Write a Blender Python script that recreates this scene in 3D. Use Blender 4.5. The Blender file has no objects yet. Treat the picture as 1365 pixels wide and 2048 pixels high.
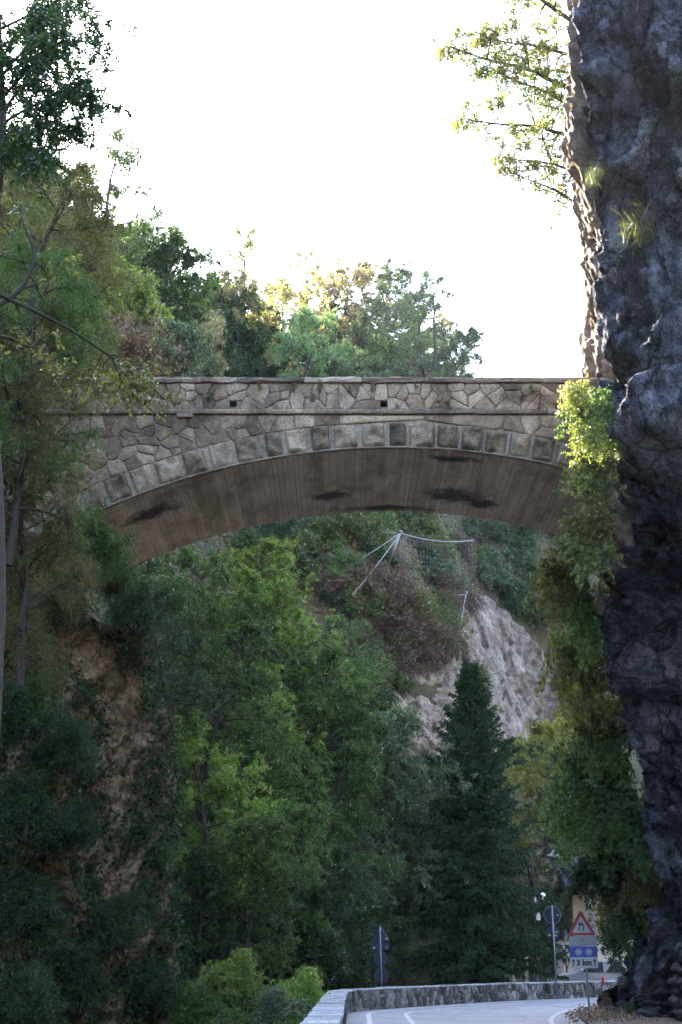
import bpy, bmesh, math, random
import numpy as np
from mathutils import Vector, Matrix

# ------------------------------------------------------------------ camera, sky, sun, exposure
scn = bpy.context.scene
COL = scn.collection
PITCH = math.radians(17.4)
EYE = 1.6
cam_d = bpy.data.cameras.new('camera')
cam_d.sensor_fit = 'VERTICAL'; cam_d.sensor_height = 36.0; cam_d.lens = 50.0
cam_d.clip_start = 0.1; cam_d.clip_end = 3000
cam = bpy.data.objects.new('camera', cam_d); COL.objects.link(cam)
cam.location = (0, 0, EYE); cam.rotation_euler = (math.pi / 2 + PITCH, 0, 0)
scn.camera = cam

SUN_AZ, SUN_EL = math.radians(-35), math.radians(36.5)      # azimuth from +Y (away from the camera), negative to the left
world = bpy.data.worlds.new('World'); scn.world = world; world.use_nodes = True
wn = world.node_tree; bg = wn.nodes['Background']
sky = wn.nodes.new('ShaderNodeTexSky'); sky.sky_type = 'NISHITA'; sky.sun_disc = False
sky.sun_elevation = SUN_EL; sky.sun_rotation = SUN_AZ; sky.altitude = 200
sky.air_density = 1.0; sky.dust_density = 2.5; sky.ozone_density = 1.0
wn.links.new(sky.outputs[0], bg.inputs[0]); bg.inputs[1].default_value = 0.15
sun_d = bpy.data.lights.new('sun', 'SUN'); sun_d.energy = 4.0; sun_d.angle = math.radians(0.5); sun_d.color = (1.0, 0.93, 0.82)
sun = bpy.data.objects.new('sun', sun_d); COL.objects.link(sun)
sdir = Vector((math.sin(SUN_AZ) * math.cos(SUN_EL), math.cos(SUN_AZ) * math.cos(SUN_EL), math.sin(SUN_EL)))
sun.rotation_euler = (-sdir).to_track_quat('-Z', 'Y').to_euler(); sun.location = (0, 0, 60)
vs = scn.view_settings
vs.view_transform = 'Standard'; vs.look = 'None'; vs.gamma = 1.0; vs.use_curve_mapping = False
vs.exposure = 3.85
scn.cycles.use_denoising = True
scn.cycles.max_bounces = 6; scn.cycles.diffuse_bounces = 4; scn.cycles.transmission_bounces = 4
scn.cycles.sample_clamp_indirect = 6.0

# ------------------------------------------------------------------ helpers
rng = np.random.default_rng(11)
FPX = 2844.0
def P(px, py, Y):
    """the world point at distance Y down the road that a photograph pixel shows"""
    u = (px - 682.5) / FPX; v = (1024 - py) / FPX
    dy = math.cos(PITCH) - v * math.sin(PITCH); dz = math.sin(PITCH) + v * math.cos(PITCH)
    t = Y / dy
    return Vector((u * t, Y, EYE + dz * t))
def smooth(a, b, x):
    t = np.clip((x - a) / (b - a), 0, 1); return t * t * (3 - 2 * t)
def unit(a):
    return a / np.maximum(np.linalg.norm(a, axis=-1, keepdims=True), 1e-9)

_perm = np.random.default_rng(5).permutation(256)
_grad = unit(np.random.default_rng(6).normal(size=(256, 3)))
def perlin(p):
    p = np.asarray(p, float); i = np.floor(p).astype(int); f = p - i; u = f * f * f * (f * (f * 6 - 15) + 10)
    out = 0
    for dx in (0, 1):
        for dy in (0, 1):
            for dz in (0, 1):
                h = _perm[(_perm[(_perm[(i[..., 0] + dx) & 255] + i[..., 1] + dy) & 255] + i[..., 2] + dz) & 255]
                g = _grad[h]
                d = g[..., 0] * (f[..., 0] - dx) + g[..., 1] * (f[..., 1] - dy) + g[..., 2] * (f[..., 2] - dz)
                w = (u[..., 0] if dx else 1 - u[..., 0]) * (u[..., 1] if dy else 1 - u[..., 1]) * (u[..., 2] if dz else 1 - u[..., 2])
                out = out + d * w
    return out * 1.6
def fbm(p, octaves=4, gain=0.5):
    s = 0; a = 1.0
    for k in range(octaves):
        s = s + a * perlin(p * 2 ** k + 17.3 * k); a *= gain
    return s
def ridge(p, octaves=4, gain=0.5):
    s = 0; a = 1.0
    for k in range(octaves):
        s = s + a * (1 - 2 * np.abs(perlin(p * 2 ** k + 31.7 * k))); a *= gain
    return s
def blocks(p):
    """a value per irregular cell and the distance to the cell's rim: fractured rock"""
    i = np.floor(p).astype(int); best = np.full(p.shape[:-1], 9.0); second = best.copy(); val = np.zeros(p.shape[:-1])
    tilt = np.zeros(p.shape[:-1])
    for dx in (-1, 0, 1):
        for dy in (-1, 0, 1):
            for dz in (-1, 0, 1):
                c = i + np.array([dx, dy, dz])
                h = _perm[(_perm[(_perm[c[..., 0] & 255] + c[..., 1]) & 255] + c[..., 2]) & 255]
                q = c + 0.5 + 0.42 * _grad[h]
                dv = p - q
                d = np.sqrt((dv ** 2).sum(-1)); m = d < best
                second = np.where(m, best, np.minimum(second, d)); best = np.where(m, d, best)
                val = np.where(m, h / 255.0, val); tilt = np.where(m, (dv * _grad[(h * 7) & 255]).sum(-1), tilt)
    return val + 0.9 * tilt, second - best

def raw_mesh(name, verts, faces, mat=None, smooth_shade=False):
    """faces: an int array N x k"""
    me = bpy.data.meshes.new(name)
    verts = np.asarray(verts, np.float32); faces = np.asarray(faces, np.int32)
    me.vertices.add(len(verts)); me.vertices.foreach_set('co', verts.ravel())
    n, k = faces.shape
    me.loops.add(n * k); me.loops.foreach_set('vertex_index', faces.ravel())
    me.polygons.add(n); me.polygons.foreach_set('loop_start', np.arange(0, n * k, k, dtype=np.int32))
    try: me.polygons.foreach_set('loop_total', np.full(n, k, np.int32))
    except Exception: pass
    if smooth_shade: me.polygons.foreach_set('use_smooth', np.ones(n, bool))
    me.update(calc_edges=True); me.validate()
    if mat: me.materials.append(mat)
    return me
def link(name, me, parent=None, loc=None):
    o = bpy.data.objects.new(name, me); COL.objects.link(o)
    if parent: o.parent = parent
    if loc is not None: o.location = loc
    return o
def tag(o, label=None, cat=None, group=None, kind=None):
    if label: o['label'] = label
    if cat: o['category'] = cat
    if group: o['group'] = group
    if kind: o['kind'] = kind
    return o
def empty(name, loc=(0, 0, 0), rz=0.0):
    o = bpy.data.objects.new(name, None); COL.objects.link(o); o.location = loc; o.rotation_euler = (0, 0, rz)
    o.empty_display_size = 0.3
    return o
def grid_faces(nu, nv, wrap=False):
    i = np.arange(nu - 1)[:, None]; j = np.arange(nv if wrap else nv - 1)[None, :]; j2 = (j + 1) % nv
    return np.stack([i * nv + j, i * nv + j2, (i + 1) * nv + j2, (i + 1) * nv + j], -1).reshape(-1, 4)

class MB:
    """collects polygons, links them as one mesh"""
    def __init__(s): s.v = []; s.f = []
    def poly(s, pts):
        b = len(s.v); s.v += [tuple(p) for p in pts]; s.f.append(list(range(b, b + len(pts)))); return s
    def box(s, x0, x1, y0, y1, z0, z1, bev=0.0):
        b = len(s.v)
        s.v += [(x, y, z) for z in (z0, z1) for y in (y0, y1) for x in (x0, x1)]
        s.f += [[b + i for i in q] for q in ((0, 2, 3, 1), (4, 5, 7, 6), (0, 1, 5, 4), (2, 6, 7, 3), (0, 4, 6, 2), (1, 3, 7, 5))]
        return s
    def prism(s, pts, ax, d):
        """extrude the polygon pts (3-D) by the vector d"""
        n = len(pts); b = len(s.v); d = Vector(d)
        s.v += [tuple(Vector(p)) for p in pts] + [tuple(Vector(p) + d) for p in pts]
        s.f.append(list(range(b, b + n))[::-1]); s.f.append(list(range(b + n, b + 2 * n)))
        for i in range(n): s.f.append([b + i, b + (i + 1) % n, b + n + (i + 1) % n, b + n + i])
        return s
    def tube(s, path, radii, sides=6, cap=True):
        path = [Vector(p) for p in path]; b = len(s.v); n = len(path)
        if not hasattr(radii, '__len__'): radii = [radii] * n
        for i, p in enumerate(path):
            t = (path[min(i + 1, n - 1)] - path[max(i - 1, 0)]).normalized()
            a = t.cross(Vector((0.31, 0.87, 0.12)) if abs(t.y) < 0.9 else Vector((1, 0, 0))).normalized(); c = t.cross(a)
            for k in range(sides):
                w = 2 * math.pi * k / sides
                s.v.append(tuple(p + (a * math.cos(w) + c * math.sin(w)) * radii[i]))
        for i in range(n - 1):
            for k in range(sides):
                s.f.append([b + i * sides + k, b + i * sides + (k + 1) % sides, b + (i + 1) * sides + (k + 1) % sides, b + (i + 1) * sides + k])
        if cap:
            s.f.append([b + k for k in range(sides)][::-1]); s.f.append([b + (n - 1) * sides + k for k in range(sides)])
        return s
    def lathe(s, prof, c=(0, 0, 0), n=16):
        b = len(s.v)
        for r, z in prof:
            for k in range(n):
                w = 2 * math.pi * k / n; s.v.append((c[0] + r * math.cos(w), c[1] + r * math.sin(w), c[2] + z))
        for i in range(len(prof) - 1):
            for k in range(n):
                s.f.append([b + i * n + k, b + i * n + (k + 1) % n, b + (i + 1) * n + (k + 1) % n, b + (i + 1) * n + k])
        return s
    def mesh(s, name, mat, smooth_shade=False, bevel=0.0):
        me = bpy.data.meshes.new(name); me.from_pydata(s.v, [], s.f)
        bm = bmesh.new(); bm.from_mesh(me)
        bmesh.ops.recalc_face_normals(bm, faces=bm.faces)
        if bevel: bmesh.ops.bevel(bm, geom=list(bm.edges), offset=bevel, segments=1, affect='EDGES')
        bm.to_mesh(me); bm.free()
        if smooth_shade: me.polygons.foreach_set('use_smooth', np.ones(len(me.polygons), bool))
        me.update()
        if mat: me.materials.append(mat)
        return me
    def build(s, name, mat, parent=None, smooth_shade=False, bevel=0.0, loc=None):
        return link(name, s.mesh(name, mat, smooth_shade, bevel), parent, loc)

# ------------------------------------------------------------------ materials
def nodes_of(m):
    m.use_nodes = True; nt = m.node_tree; nt.nodes.clear(); return nt
def N(nt, t, **kw):
    n = nt.nodes.new(t)
    for k, v in kw.items(): setattr(n, k, v)
    return n
def ramp(nt, fac, stops):
    r = N(nt, 'ShaderNodeValToRGB'); e = r.color_ramp.elements
    while len(e) < len(stops): e.new(0.5)
    for el, (p, c) in zip(e, stops): el.position = p; el.color = (*c, 1)
    nt.links.new(fac, r.inputs[0]); return r.outputs[0]
def noise_tex(nt, scale, vec=None, detail=6, rough=0.6, dist=0.0):
    n = N(nt, 'ShaderNodeTexNoise'); n.inputs['Scale'].default_value = scale; n.inputs['Detail'].default_value = detail
    n.inputs['Roughness'].default_value = rough; n.inputs['Distortion'].default_value = dist
    if vec: nt.links.new(vec, n.inputs['Vector'])
    return n.outputs['Fac']
def mapping(nt, scale=(1, 1, 1), rot=(0, 0, 0), src='Object'):
    tc = N(nt, 'ShaderNodeTexCoord'); m = N(nt, 'ShaderNodeMapping')
    m.inputs['Scale'].default_value = scale; m.inputs['Rotation'].default_value = rot
    nt.links.new(tc.outputs[src], m.inputs[0]); return m.outputs[0]
def mixc(nt, fac, a, b, mode='MIX'):
    m = N(nt, 'ShaderNodeMix', data_type='RGBA', blend_type=mode)
    for s, v in ((m.inputs[0], fac), (m.inputs[6], a), (m.inputs[7], b)):
        if hasattr(v, 'is_linked'): nt.links.new(v, s)
        else: s.default_value = v if not isinstance(v, tuple) else (*v, 1)
    return m.outputs[2]
def math_n(nt, op, a, b=0.0):
    m = N(nt, 'ShaderNodeMath', operation=op)
    for s, v in ((m.inputs[0], a), (m.inputs[1], b)):
        if hasattr(v, 'is_linked'): nt.links.new(v, s)
        else: s.default_value = v
    return m.outputs[0]
def finish(nt, col, rough=0.85, bump=None, strength=0.4, dist=0.03, spec=0.3, metallic=0.0):
    b = N(nt, 'ShaderNodeBsdfPrincipled'); o = N(nt, 'ShaderNodeOutputMaterial')
    if hasattr(col, 'is_linked'): nt.links.new(col, b.inputs['Base Color'])
    else: b.inputs['Base Color'].default_value = (*col, 1)
    if hasattr(rough, 'is_linked'): nt.links.new(rough, b.inputs['Roughness'])
    else: b.inputs['Roughness'].default_value = rough
    b.inputs['Specular IOR Level'].default_value = spec; b.inputs['Metallic'].default_value = metallic
    if bump is not None:
        bn = N(nt, 'ShaderNodeBump'); bn.inputs['Strength'].default_value = strength; bn.inputs['Distance'].default_value = dist
        nt.links.new(bump, bn.inputs['Height']); nt.links.new(bn.outputs[0], b.inputs['Normal'])
    nt.links.new(b.outputs[0], o.inputs[0]); return b

def mat_plain(name, col, rough=0.5, spec=0.4, metallic=0.0, wear=0.15, scale=9.0):
    m = bpy.data.materials.new(name); nt = nodes_of(m)
    v = mapping(nt); n = noise_tex(nt, scale, v, 5)
    c = mixc(nt, n, tuple(x * (1 - wear) for x in col), tuple(min(1, x * (1 + wear)) for x in col))
    finish(nt, c, rough, n, 0.05, 0.005, spec, metallic); return m

def mat_leaf(name, dark, light, trans=0.35, gloss=0.05, hue=0.018, val=0.45):
    """leaf: diffuse, light through the blade and a little sheen; tint differs leaf by leaf and plant by plant"""
    m = bpy.data.materials.new(name); nt = nodes_of(m)
    geo = N(nt, 'ShaderNodeNewGeometry'); oi = N(nt, 'ShaderNodeObjectInfo')
    c = ramp(nt, geo.outputs['Random Per Island'], [(0.0, dark), (0.75, light), (1.0, tuple(min(1, x * 1.35) for x in light))])
    hs = N(nt, 'ShaderNodeHueSaturation')
    mr = N(nt, 'ShaderNodeMapRange'); mr.inputs['To Min'].default_value = 0.5 - hue; mr.inputs['To Max'].default_value = 0.5 + hue
    nt.links.new(oi.outputs['Random'], mr.inputs[0]); nt.links.new(mr.outputs[0], hs.inputs['Hue'])
    w = math_n(nt, 'FRACT', math_n(nt, 'MULTIPLY', oi.outputs['Random'], 7.31))
    mv = N(nt, 'ShaderNodeMapRange'); mv.inputs['To Min'].default_value = 1 - val / 2; mv.inputs['To Max'].default_value = 1 + val / 2
    nt.links.new(w, mv.inputs[0]); nt.links.new(mv.outputs[0], hs.inputs['Value'])
    nt.links.new(c, hs.inputs['Color']); c = hs.outputs[0]
    d = N(nt, 'ShaderNodeBsdfDiffuse'); t = N(nt, 'ShaderNodeBsdfTranslucent'); g = N(nt, 'ShaderNodeBsdfGlossy')
    g.inputs['Roughness'].default_value = 0.42; g.inputs['Color'].default_value = (0.8, 0.8, 0.8, 1)
    nt.links.new(c, d.inputs[0])
    ct = mixc(nt, 1.0, c, (1.5, 1.45, 0.7), 'MULTIPLY'); nt.links.new(ct, t.inputs[0])
    m1 = N(nt, 'ShaderNodeMixShader'); m1.inputs[0].default_value = trans; nt.links.new(d.outputs[0], m1.inputs[1]); nt.links.new(t.outputs[0], m1.inputs[2])
    fr = N(nt, 'ShaderNodeFresnel'); fr.inputs[0].default_value = 1.4
    m2 = N(nt, 'ShaderNodeMixShader'); nt.links.new(math_n(nt, 'MULTIPLY', fr.outputs[0], gloss * 5), m2.inputs[0])
    nt.links.new(m1.outputs[0], m2.inputs[1]); nt.links.new(g.outputs[0], m2.inputs[2])
    o = N(nt, 'ShaderNodeOutputMaterial'); nt.links.new(m2.outputs[0], o.inputs[0]); return m

LEAF = {
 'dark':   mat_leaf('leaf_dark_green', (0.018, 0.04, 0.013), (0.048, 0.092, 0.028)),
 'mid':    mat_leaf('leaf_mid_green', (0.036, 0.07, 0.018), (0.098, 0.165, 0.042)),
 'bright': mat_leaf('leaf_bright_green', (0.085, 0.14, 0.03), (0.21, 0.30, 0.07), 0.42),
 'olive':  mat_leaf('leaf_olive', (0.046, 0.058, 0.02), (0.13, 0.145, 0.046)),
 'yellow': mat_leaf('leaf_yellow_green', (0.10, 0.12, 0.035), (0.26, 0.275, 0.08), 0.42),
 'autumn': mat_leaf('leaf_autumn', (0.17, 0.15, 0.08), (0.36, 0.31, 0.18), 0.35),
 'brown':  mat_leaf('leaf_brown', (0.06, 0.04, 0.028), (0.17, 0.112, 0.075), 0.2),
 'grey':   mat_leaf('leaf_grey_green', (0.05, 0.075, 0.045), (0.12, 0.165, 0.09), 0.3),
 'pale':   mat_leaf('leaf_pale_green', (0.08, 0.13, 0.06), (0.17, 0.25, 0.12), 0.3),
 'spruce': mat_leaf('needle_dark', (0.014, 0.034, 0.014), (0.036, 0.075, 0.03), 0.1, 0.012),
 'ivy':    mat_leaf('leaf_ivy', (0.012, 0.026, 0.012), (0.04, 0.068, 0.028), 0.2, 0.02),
}
def mat_bark(name, a, b, moss=0.0):
    m = bpy.data.materials.new(name); nt = nodes_of(m)
    v = mapping(nt, (6, 6, 1.2)); n = noise_tex(nt, 3, v, 8, 0.65); n2 = noise_tex(nt, 1.1, mapping(nt), 4)
    c = ramp(nt, n, [(0.3, a), (0.7, b)])
    if moss:
        f = ramp(nt, n2, [(0.42, (0, 0, 0)), (0.6, (moss,) * 3)]); c = mixc(nt, f, c, (0.035, 0.042, 0.01))
    finish(nt, c, 0.9, n, 0.7, 0.02); return m
BARK = mat_bark('bark', (0.02, 0.016, 0.013), (0.07, 0.055, 0.045))
BARK_GREY = mat_bark('bark_grey', (0.05, 0.045, 0.045), (0.2, 0.18, 0.175))
BARK_MOSS = mat_bark('bark_mossy', (0.008, 0.007, 0.005), (0.032, 0.027, 0.02), 0.6)

def cracks(nt, scale, width):
    """dark dirt-filled joints along crooked cell edges"""
    v = mapping(nt, (1, 1, 0.6)); nz = N(nt, 'ShaderNodeTexNoise'); nz.inputs['Scale'].default_value = scale * 1.5; nz.inputs['Detail'].default_value = 4; nt.links.new(v, nz.inputs['Vector'])
    mx = N(nt, 'ShaderNodeMix', data_type='VECTOR'); mx.inputs[0].default_value = 0.35; nt.links.new(v, mx.inputs[4]); nt.links.new(nz.outputs['Color'], mx.inputs[5])
    vo = N(nt, 'ShaderNodeTexVoronoi', feature='DISTANCE_TO_EDGE'); vo.inputs['Scale'].default_value = scale; nt.links.new(mx.outputs[1], vo.inputs['Vector'])
    return ramp(nt, vo.outputs['Distance'], [(0.0, (0.25, 0.24, 0.24)), (width, (1, 1, 1))])
def mat_rock_grey():
    m = bpy.data.materials.new('rock_grey'); nt = nodes_of(m)
    v = mapping(nt, (1, 1, 1)); vs_ = mapping(nt, (0.9, 0.9, 0.16), (0, 0.35, 0))
    n1 = noise_tex(nt, 0.55, v, 10, 0.65, 0.6); n2 = noise_tex(nt, 5, v, 9, 0.72); n3 = noise_tex(nt, 1.6, vs_, 7, 0.65, 0.8)
    n4 = noise_tex(nt, 24, v, 6, 0.7)
    c = ramp(nt, n1, [(0.32, (0.036, 0.038, 0.05)), (0.48, (0.095, 0.098, 0.125)), (0.58, (0.2, 0.205, 0.245)), (0.7, (0.34, 0.345, 0.39))])
    streak = ramp(nt, n3, [(0.40, (0.16, 0.16, 0.18)), (0.56, (1, 1, 1))]); c = mixc(nt, 0.85, c, streak, 'MULTIPLY')
    spots = ramp(nt, n2, [(0.56, (0, 0, 0)), (0.70, (1, 1, 1))]); c = mixc(nt, math_n(nt, 'MULTIPLY', spots, 0.55), c, (0.36, 0.36, 0.38))
    dk = ramp(nt, n4, [(0.38, (0.4, 0.4, 0.42)), (0.6, (1.25, 1.25, 1.25))]); c = mixc(nt, 1.0, c, dk, 'MULTIPLY')
    c = mixc(nt, 1.0, c, cracks(nt, 1.3, 0.05), 'MULTIPLY'); c = mixc(nt, 0.8, c, cracks(nt, 4.5, 0.06), 'MULTIPLY')
    h = math_n(nt, 'ADD', math_n(nt, 'MULTIPLY', n2, 1.0), math_n(nt, 'MULTIPLY', n4, 0.35))
    finish(nt, c, 0.8, h, 1.0, 0.16, 0.08); return m
def mat_rock_tan(name='rock_tan', pale=0.0):
    m = bpy.data.materials.new(name); nt = nodes_of(m)
    v = mapping(nt); vs_ = mapping(nt, (1.2, 1.2, 0.6), (0, 0.5, 0))
    n1 = noise_tex(nt, 0.8, v, 9, 0.62, 0.5); n2 = noise_tex(nt, 7, v, 8, 0.7); n3 = noise_tex(nt, 1.5, vs_, 8, 0.66, 0.6)
    if pale: c = ramp(nt, n1, [(0.3, (0.17, 0.12, 0.085)), (0.5, (0.31, 0.245, 0.195)), (0.68, (0.45, 0.385, 0.32))])
    else: c = ramp(nt, n1, [(0.3, (0.19, 0.125, 0.07)), (0.5, (0.42, 0.285, 0.165)), (0.7, (0.58, 0.43, 0.28))])
    st = ramp(nt, n3, [(0.40, (0.35, 0.33, 0.30)), (0.56, (1, 1, 1))]); c = mixc(nt, 0.6, c, st, 'MULTIPLY')
    dk = ramp(nt, n2, [(0.38, (0.45, 0.43, 0.4)), (0.6, (1.2, 1.2, 1.2))]); c = mixc(nt, 0.55 if pale else 1.0, c, dk, 'MULTIPLY')
    c = mixc(nt, 0.5 if pale else 0.9, c, cracks(nt, 1.6, 0.05), 'MULTIPLY'); c = mixc(nt, 0.3 if pale else 0.7, c, cracks(nt, 6.0, 0.06), 'MULTIPLY')
    finish(nt, c, 0.9, math_n(nt, 'ADD', n2, math_n(nt, 'MULTIPLY', n3, 0.8)), 1.0, 0.15, 0.2); return m
ROCK = mat_rock_grey(); TAN = mat_rock_tan(); PALE = mat_rock_tan('rock_pale', 1.0)

def mat_stone(name, a, b, c3, lichen=0.35, bump=0.8):
    """one stone of a wall: each object has its own tone"""
    m = bpy.data.materials.new(name); nt = nodes_of(m)
    geo = N(nt, 'ShaderNodeNewGeometry'); oi = N(nt, 'ShaderNodeObjectInfo')
    n1 = noise_tex(nt, 3.2, geo.outputs['Position'], 9, 0.68, 0.4); n2 = noise_tex(nt, 26, geo.outputs['Position'], 7, 0.75)
    n3 = noise_tex(nt, 0.9, geo.outputs['Position'], 6, 0.65, 0.5)
    k = math_n(nt, 'ADD', math_n(nt, 'MULTIPLY', n1, 0.75), math_n(nt, 'MULTIPLY', math_n(nt, 'SUBTRACT', oi.outputs['Random'], 0.15), 0.5))
    c = ramp(nt, k, [(0.32, a), (0.55, b), (0.78, c3)])
    gr = ramp(nt, n2, [(0.40, (0.42, 0.41, 0.4)), (0.60, (1.25, 1.25, 1.25))]); c = mixc(nt, 0.85, c, gr, 'MULTIPLY')
    so = ramp(nt, n3, [(0.36, (0.38, 0.35, 0.33)), (0.56, (1, 1, 1))]); c = mixc(nt, lichen + 0.3, c, so, 'MULTIPLY')
    finish(nt, c, 0.92, math_n(nt, 'ADD', n1, math_n(nt, 'MULTIPLY', n2, 0.6)), bump, 0.03, 0.2); return m
STONE = mat_stone('bridge_stone', (0.175, 0.128, 0.085), (0.30, 0.225, 0.155), (0.43, 0.335, 0.235), 0.6, 0.9)
VOUS = mat_stone('arch_stone', (0.085, 0.066, 0.048), (0.23, 0.178, 0.125), (0.40, 0.315, 0.225), 0.7, 1.0)
COPE = mat_stone('coping_stone', (0.15, 0.12, 0.09), (0.26, 0.205, 0.15), (0.40, 0.33, 0.255), 0.55, 0.7)
MORTAR = mat_stone('mortar', (0.14, 0.108, 0.076), (0.225, 0.18, 0.132), (0.32, 0.265, 0.2), 0.5, 0.7)
WALLSTONE = mat_stone('roadside_stone', (0.07, 0.064, 0.058), (0.17, 0.158, 0.145), (0.34, 0.325, 0.31), 0.7, 1.0)
CAPSTONE = mat_stone('cap_stone', (0.28, 0.28, 0.29), (0.40, 0.40, 0.42), (0.5, 0.5, 0.52), 0.3, 0.6)
# ------------------------------------------------------------------ the land
FOOT = np.array([(-27, -60), (-20, -5), (-11.5, 22), (-8.5, 38), (-6, 50), (-1, 60), (5, 66), (10, 72), (16, 81), (30, 93), (60, 108), (160, 150), (700, 330)], float)
WALL = [(-0.75, 8), (-0.35, 22), (-0.22, 34), (-0.14, 42), (-0.05, 45.2), (0.35, 47.2), (1.35, 49.6), (3.4, 53.6), (6.1, 58.2), (10.4, 63.4), (17, 69.5)]
def foot_dist(x, y):
    best = np.full(np.shape(x), 1e9); sign = np.ones(np.shape(x))
    for a, b in zip(FOOT[:-1], FOOT[1:]):
        ab = b - a; L = ab @ ab
        t = np.clip(((x - a[0]) * ab[0] + (y - a[1]) * ab[1]) / L, 0, 1)
        dx = x - (a[0] + t * ab[0]); dy = y - (a[1] + t * ab[1]); d = np.hypot(dx, dy)
        s = np.sign(ab[0] * dy - ab[1] * dx); m = d < best
        best = np.where(m, d, best); sign = np.where(m, s, sign)
    return best * sign
PD = np.array([-5, 0, 4, 10, 17, 27, 40, 80, 300]); PZ = np.array([0, 0.2, 9, 20, 29, 43, 52, 58, 70])
RR = np.array([-2.0, -0.6, -0.3, -0.24, -0.155, -0.06, 0.08, 0.13, 0.2, 0.5]); RZ = np.array([75, 60, 55, 52, 48, 46, 45, 42.5, 38, 36])
def land(x, y):
    x = np.asarray(x, float); y = np.asarray(y, float)
    d = foot_dist(x, y)
    p = np.stack([x, y, np.zeros_like(x)], -1)
    d = d + 1.3 * fbm(p * 0.09, 3) * smooth(0, 6, d)
    d = d * (1 + 0.75 * smooth(-6, 8, x) * smooth(0, 10, d) + 0.42 * smooth(-17, -30, x) * smooth(0, 8, d))
    h = np.interp(d, PD, PZ)
    cap = np.interp(x / np.maximum(y, 20), RR, RZ)
    h = np.where(h > cap - 6, cap - 6 + 6 * (1 - np.exp(-np.maximum(h - cap + 6, 0) / 6)), h)
    h = h + (0.7 * fbm(p * 0.25, 3) + 0.25 * ridge(p * 0.7, 2)) * smooth(1, 7, d)
    wx = np.interp(y, [w[1] for w in WALL], [w[0] for w in WALL])
    rav = smooth(0.5, 4.5, wx - x) * smooth(66, 54, y) * smooth(8, -2, d)
    # unseen slopes added to block skylight: a rock wall on the right, a rise behind us
    e = np.minimum(x - 21, 60) + 1.5 * fbm(p * 0.15, 3) - 120 * smooth(14, 22, y)
    h = np.maximum(h, np.interp(e, [0, 6, 16, 60], [0, 26, 38, 50]))
    h = np.maximum(h, np.interp(-38 - y + 3 * fbm(p * 0.08, 2), [0, 12, 30, 200], [0, 9, 16, 34]))
    return h - 6.0 * rav - 0.03
def axis(dense, a, b, far_a, far_b, n):
    core = np.arange(a, b, dense)
    return np.concatenate([a - (a - far_a) * (np.linspace(1, 0, n, endpoint=False) ** 2.2), core, b + (far_b - b) * (np.linspace(0, 1, n) ** 2.2)])
gx = axis(0.7, -40, 45, -700, 700, 14); gy = np.concatenate([np.arange(-500, -100, 40), np.arange(-100, 15, 2.5), axis(0.7, 15, 125, 15, 900, 14)[14:]])
GX, GY = np.meshgrid(gx, gy, indexing='ij')
GZ = land(GX, GY)
def mat_soil():
    m = bpy.data.materials.new('hill_soil'); nt = nodes_of(m)
    v = mapping(nt); n1 = noise_tex(nt, 0.3, v, 8, 0.65, 0.4); n2 = noise_tex(nt, 4, v, 8, 0.7)
    c = ramp(nt, n1, [(0.35, (0.045, 0.045, 0.022)), (0.55, (0.09, 0.07, 0.042)), (0.72, (0.15, 0.115, 0.075))])
    dk = ramp(nt, n2, [(0.35, (0.5, 0.5, 0.5)), (0.62, (1.2, 1.2, 1.2))]); c = mixc(nt, 1.0, c, dk, 'MULTIPLY')
    finish(nt, c, 0.95, n2, 0.8, 0.1, 0.15); return m
SOIL = mat_soil()
ground = link('ground', raw_mesh('ground', np.stack([GX, GY, GZ], -1).reshape(-1, 3), grid_faces(len(gx), len(gy)), SOIL, True))
tag(ground, kind='structure')
def hit(px, py, y0=30.0, y1=160.0):
    """where the line of sight through a photograph pixel meets the hillside"""
    ys = np.linspace(y0, y1, 400); a = P(px, py, 1.0); k = np.array([a.x, (a.z - EYE)])
    g = land(k[0] * ys, ys) - (EYE + k[1] * ys); i = np.argmax(g > 0)
    if g[i] <= 0: i = len(ys) - 1
    return Vector((k[0] * ys[i], ys[i], EYE + k[1] * ys[i]))

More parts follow.
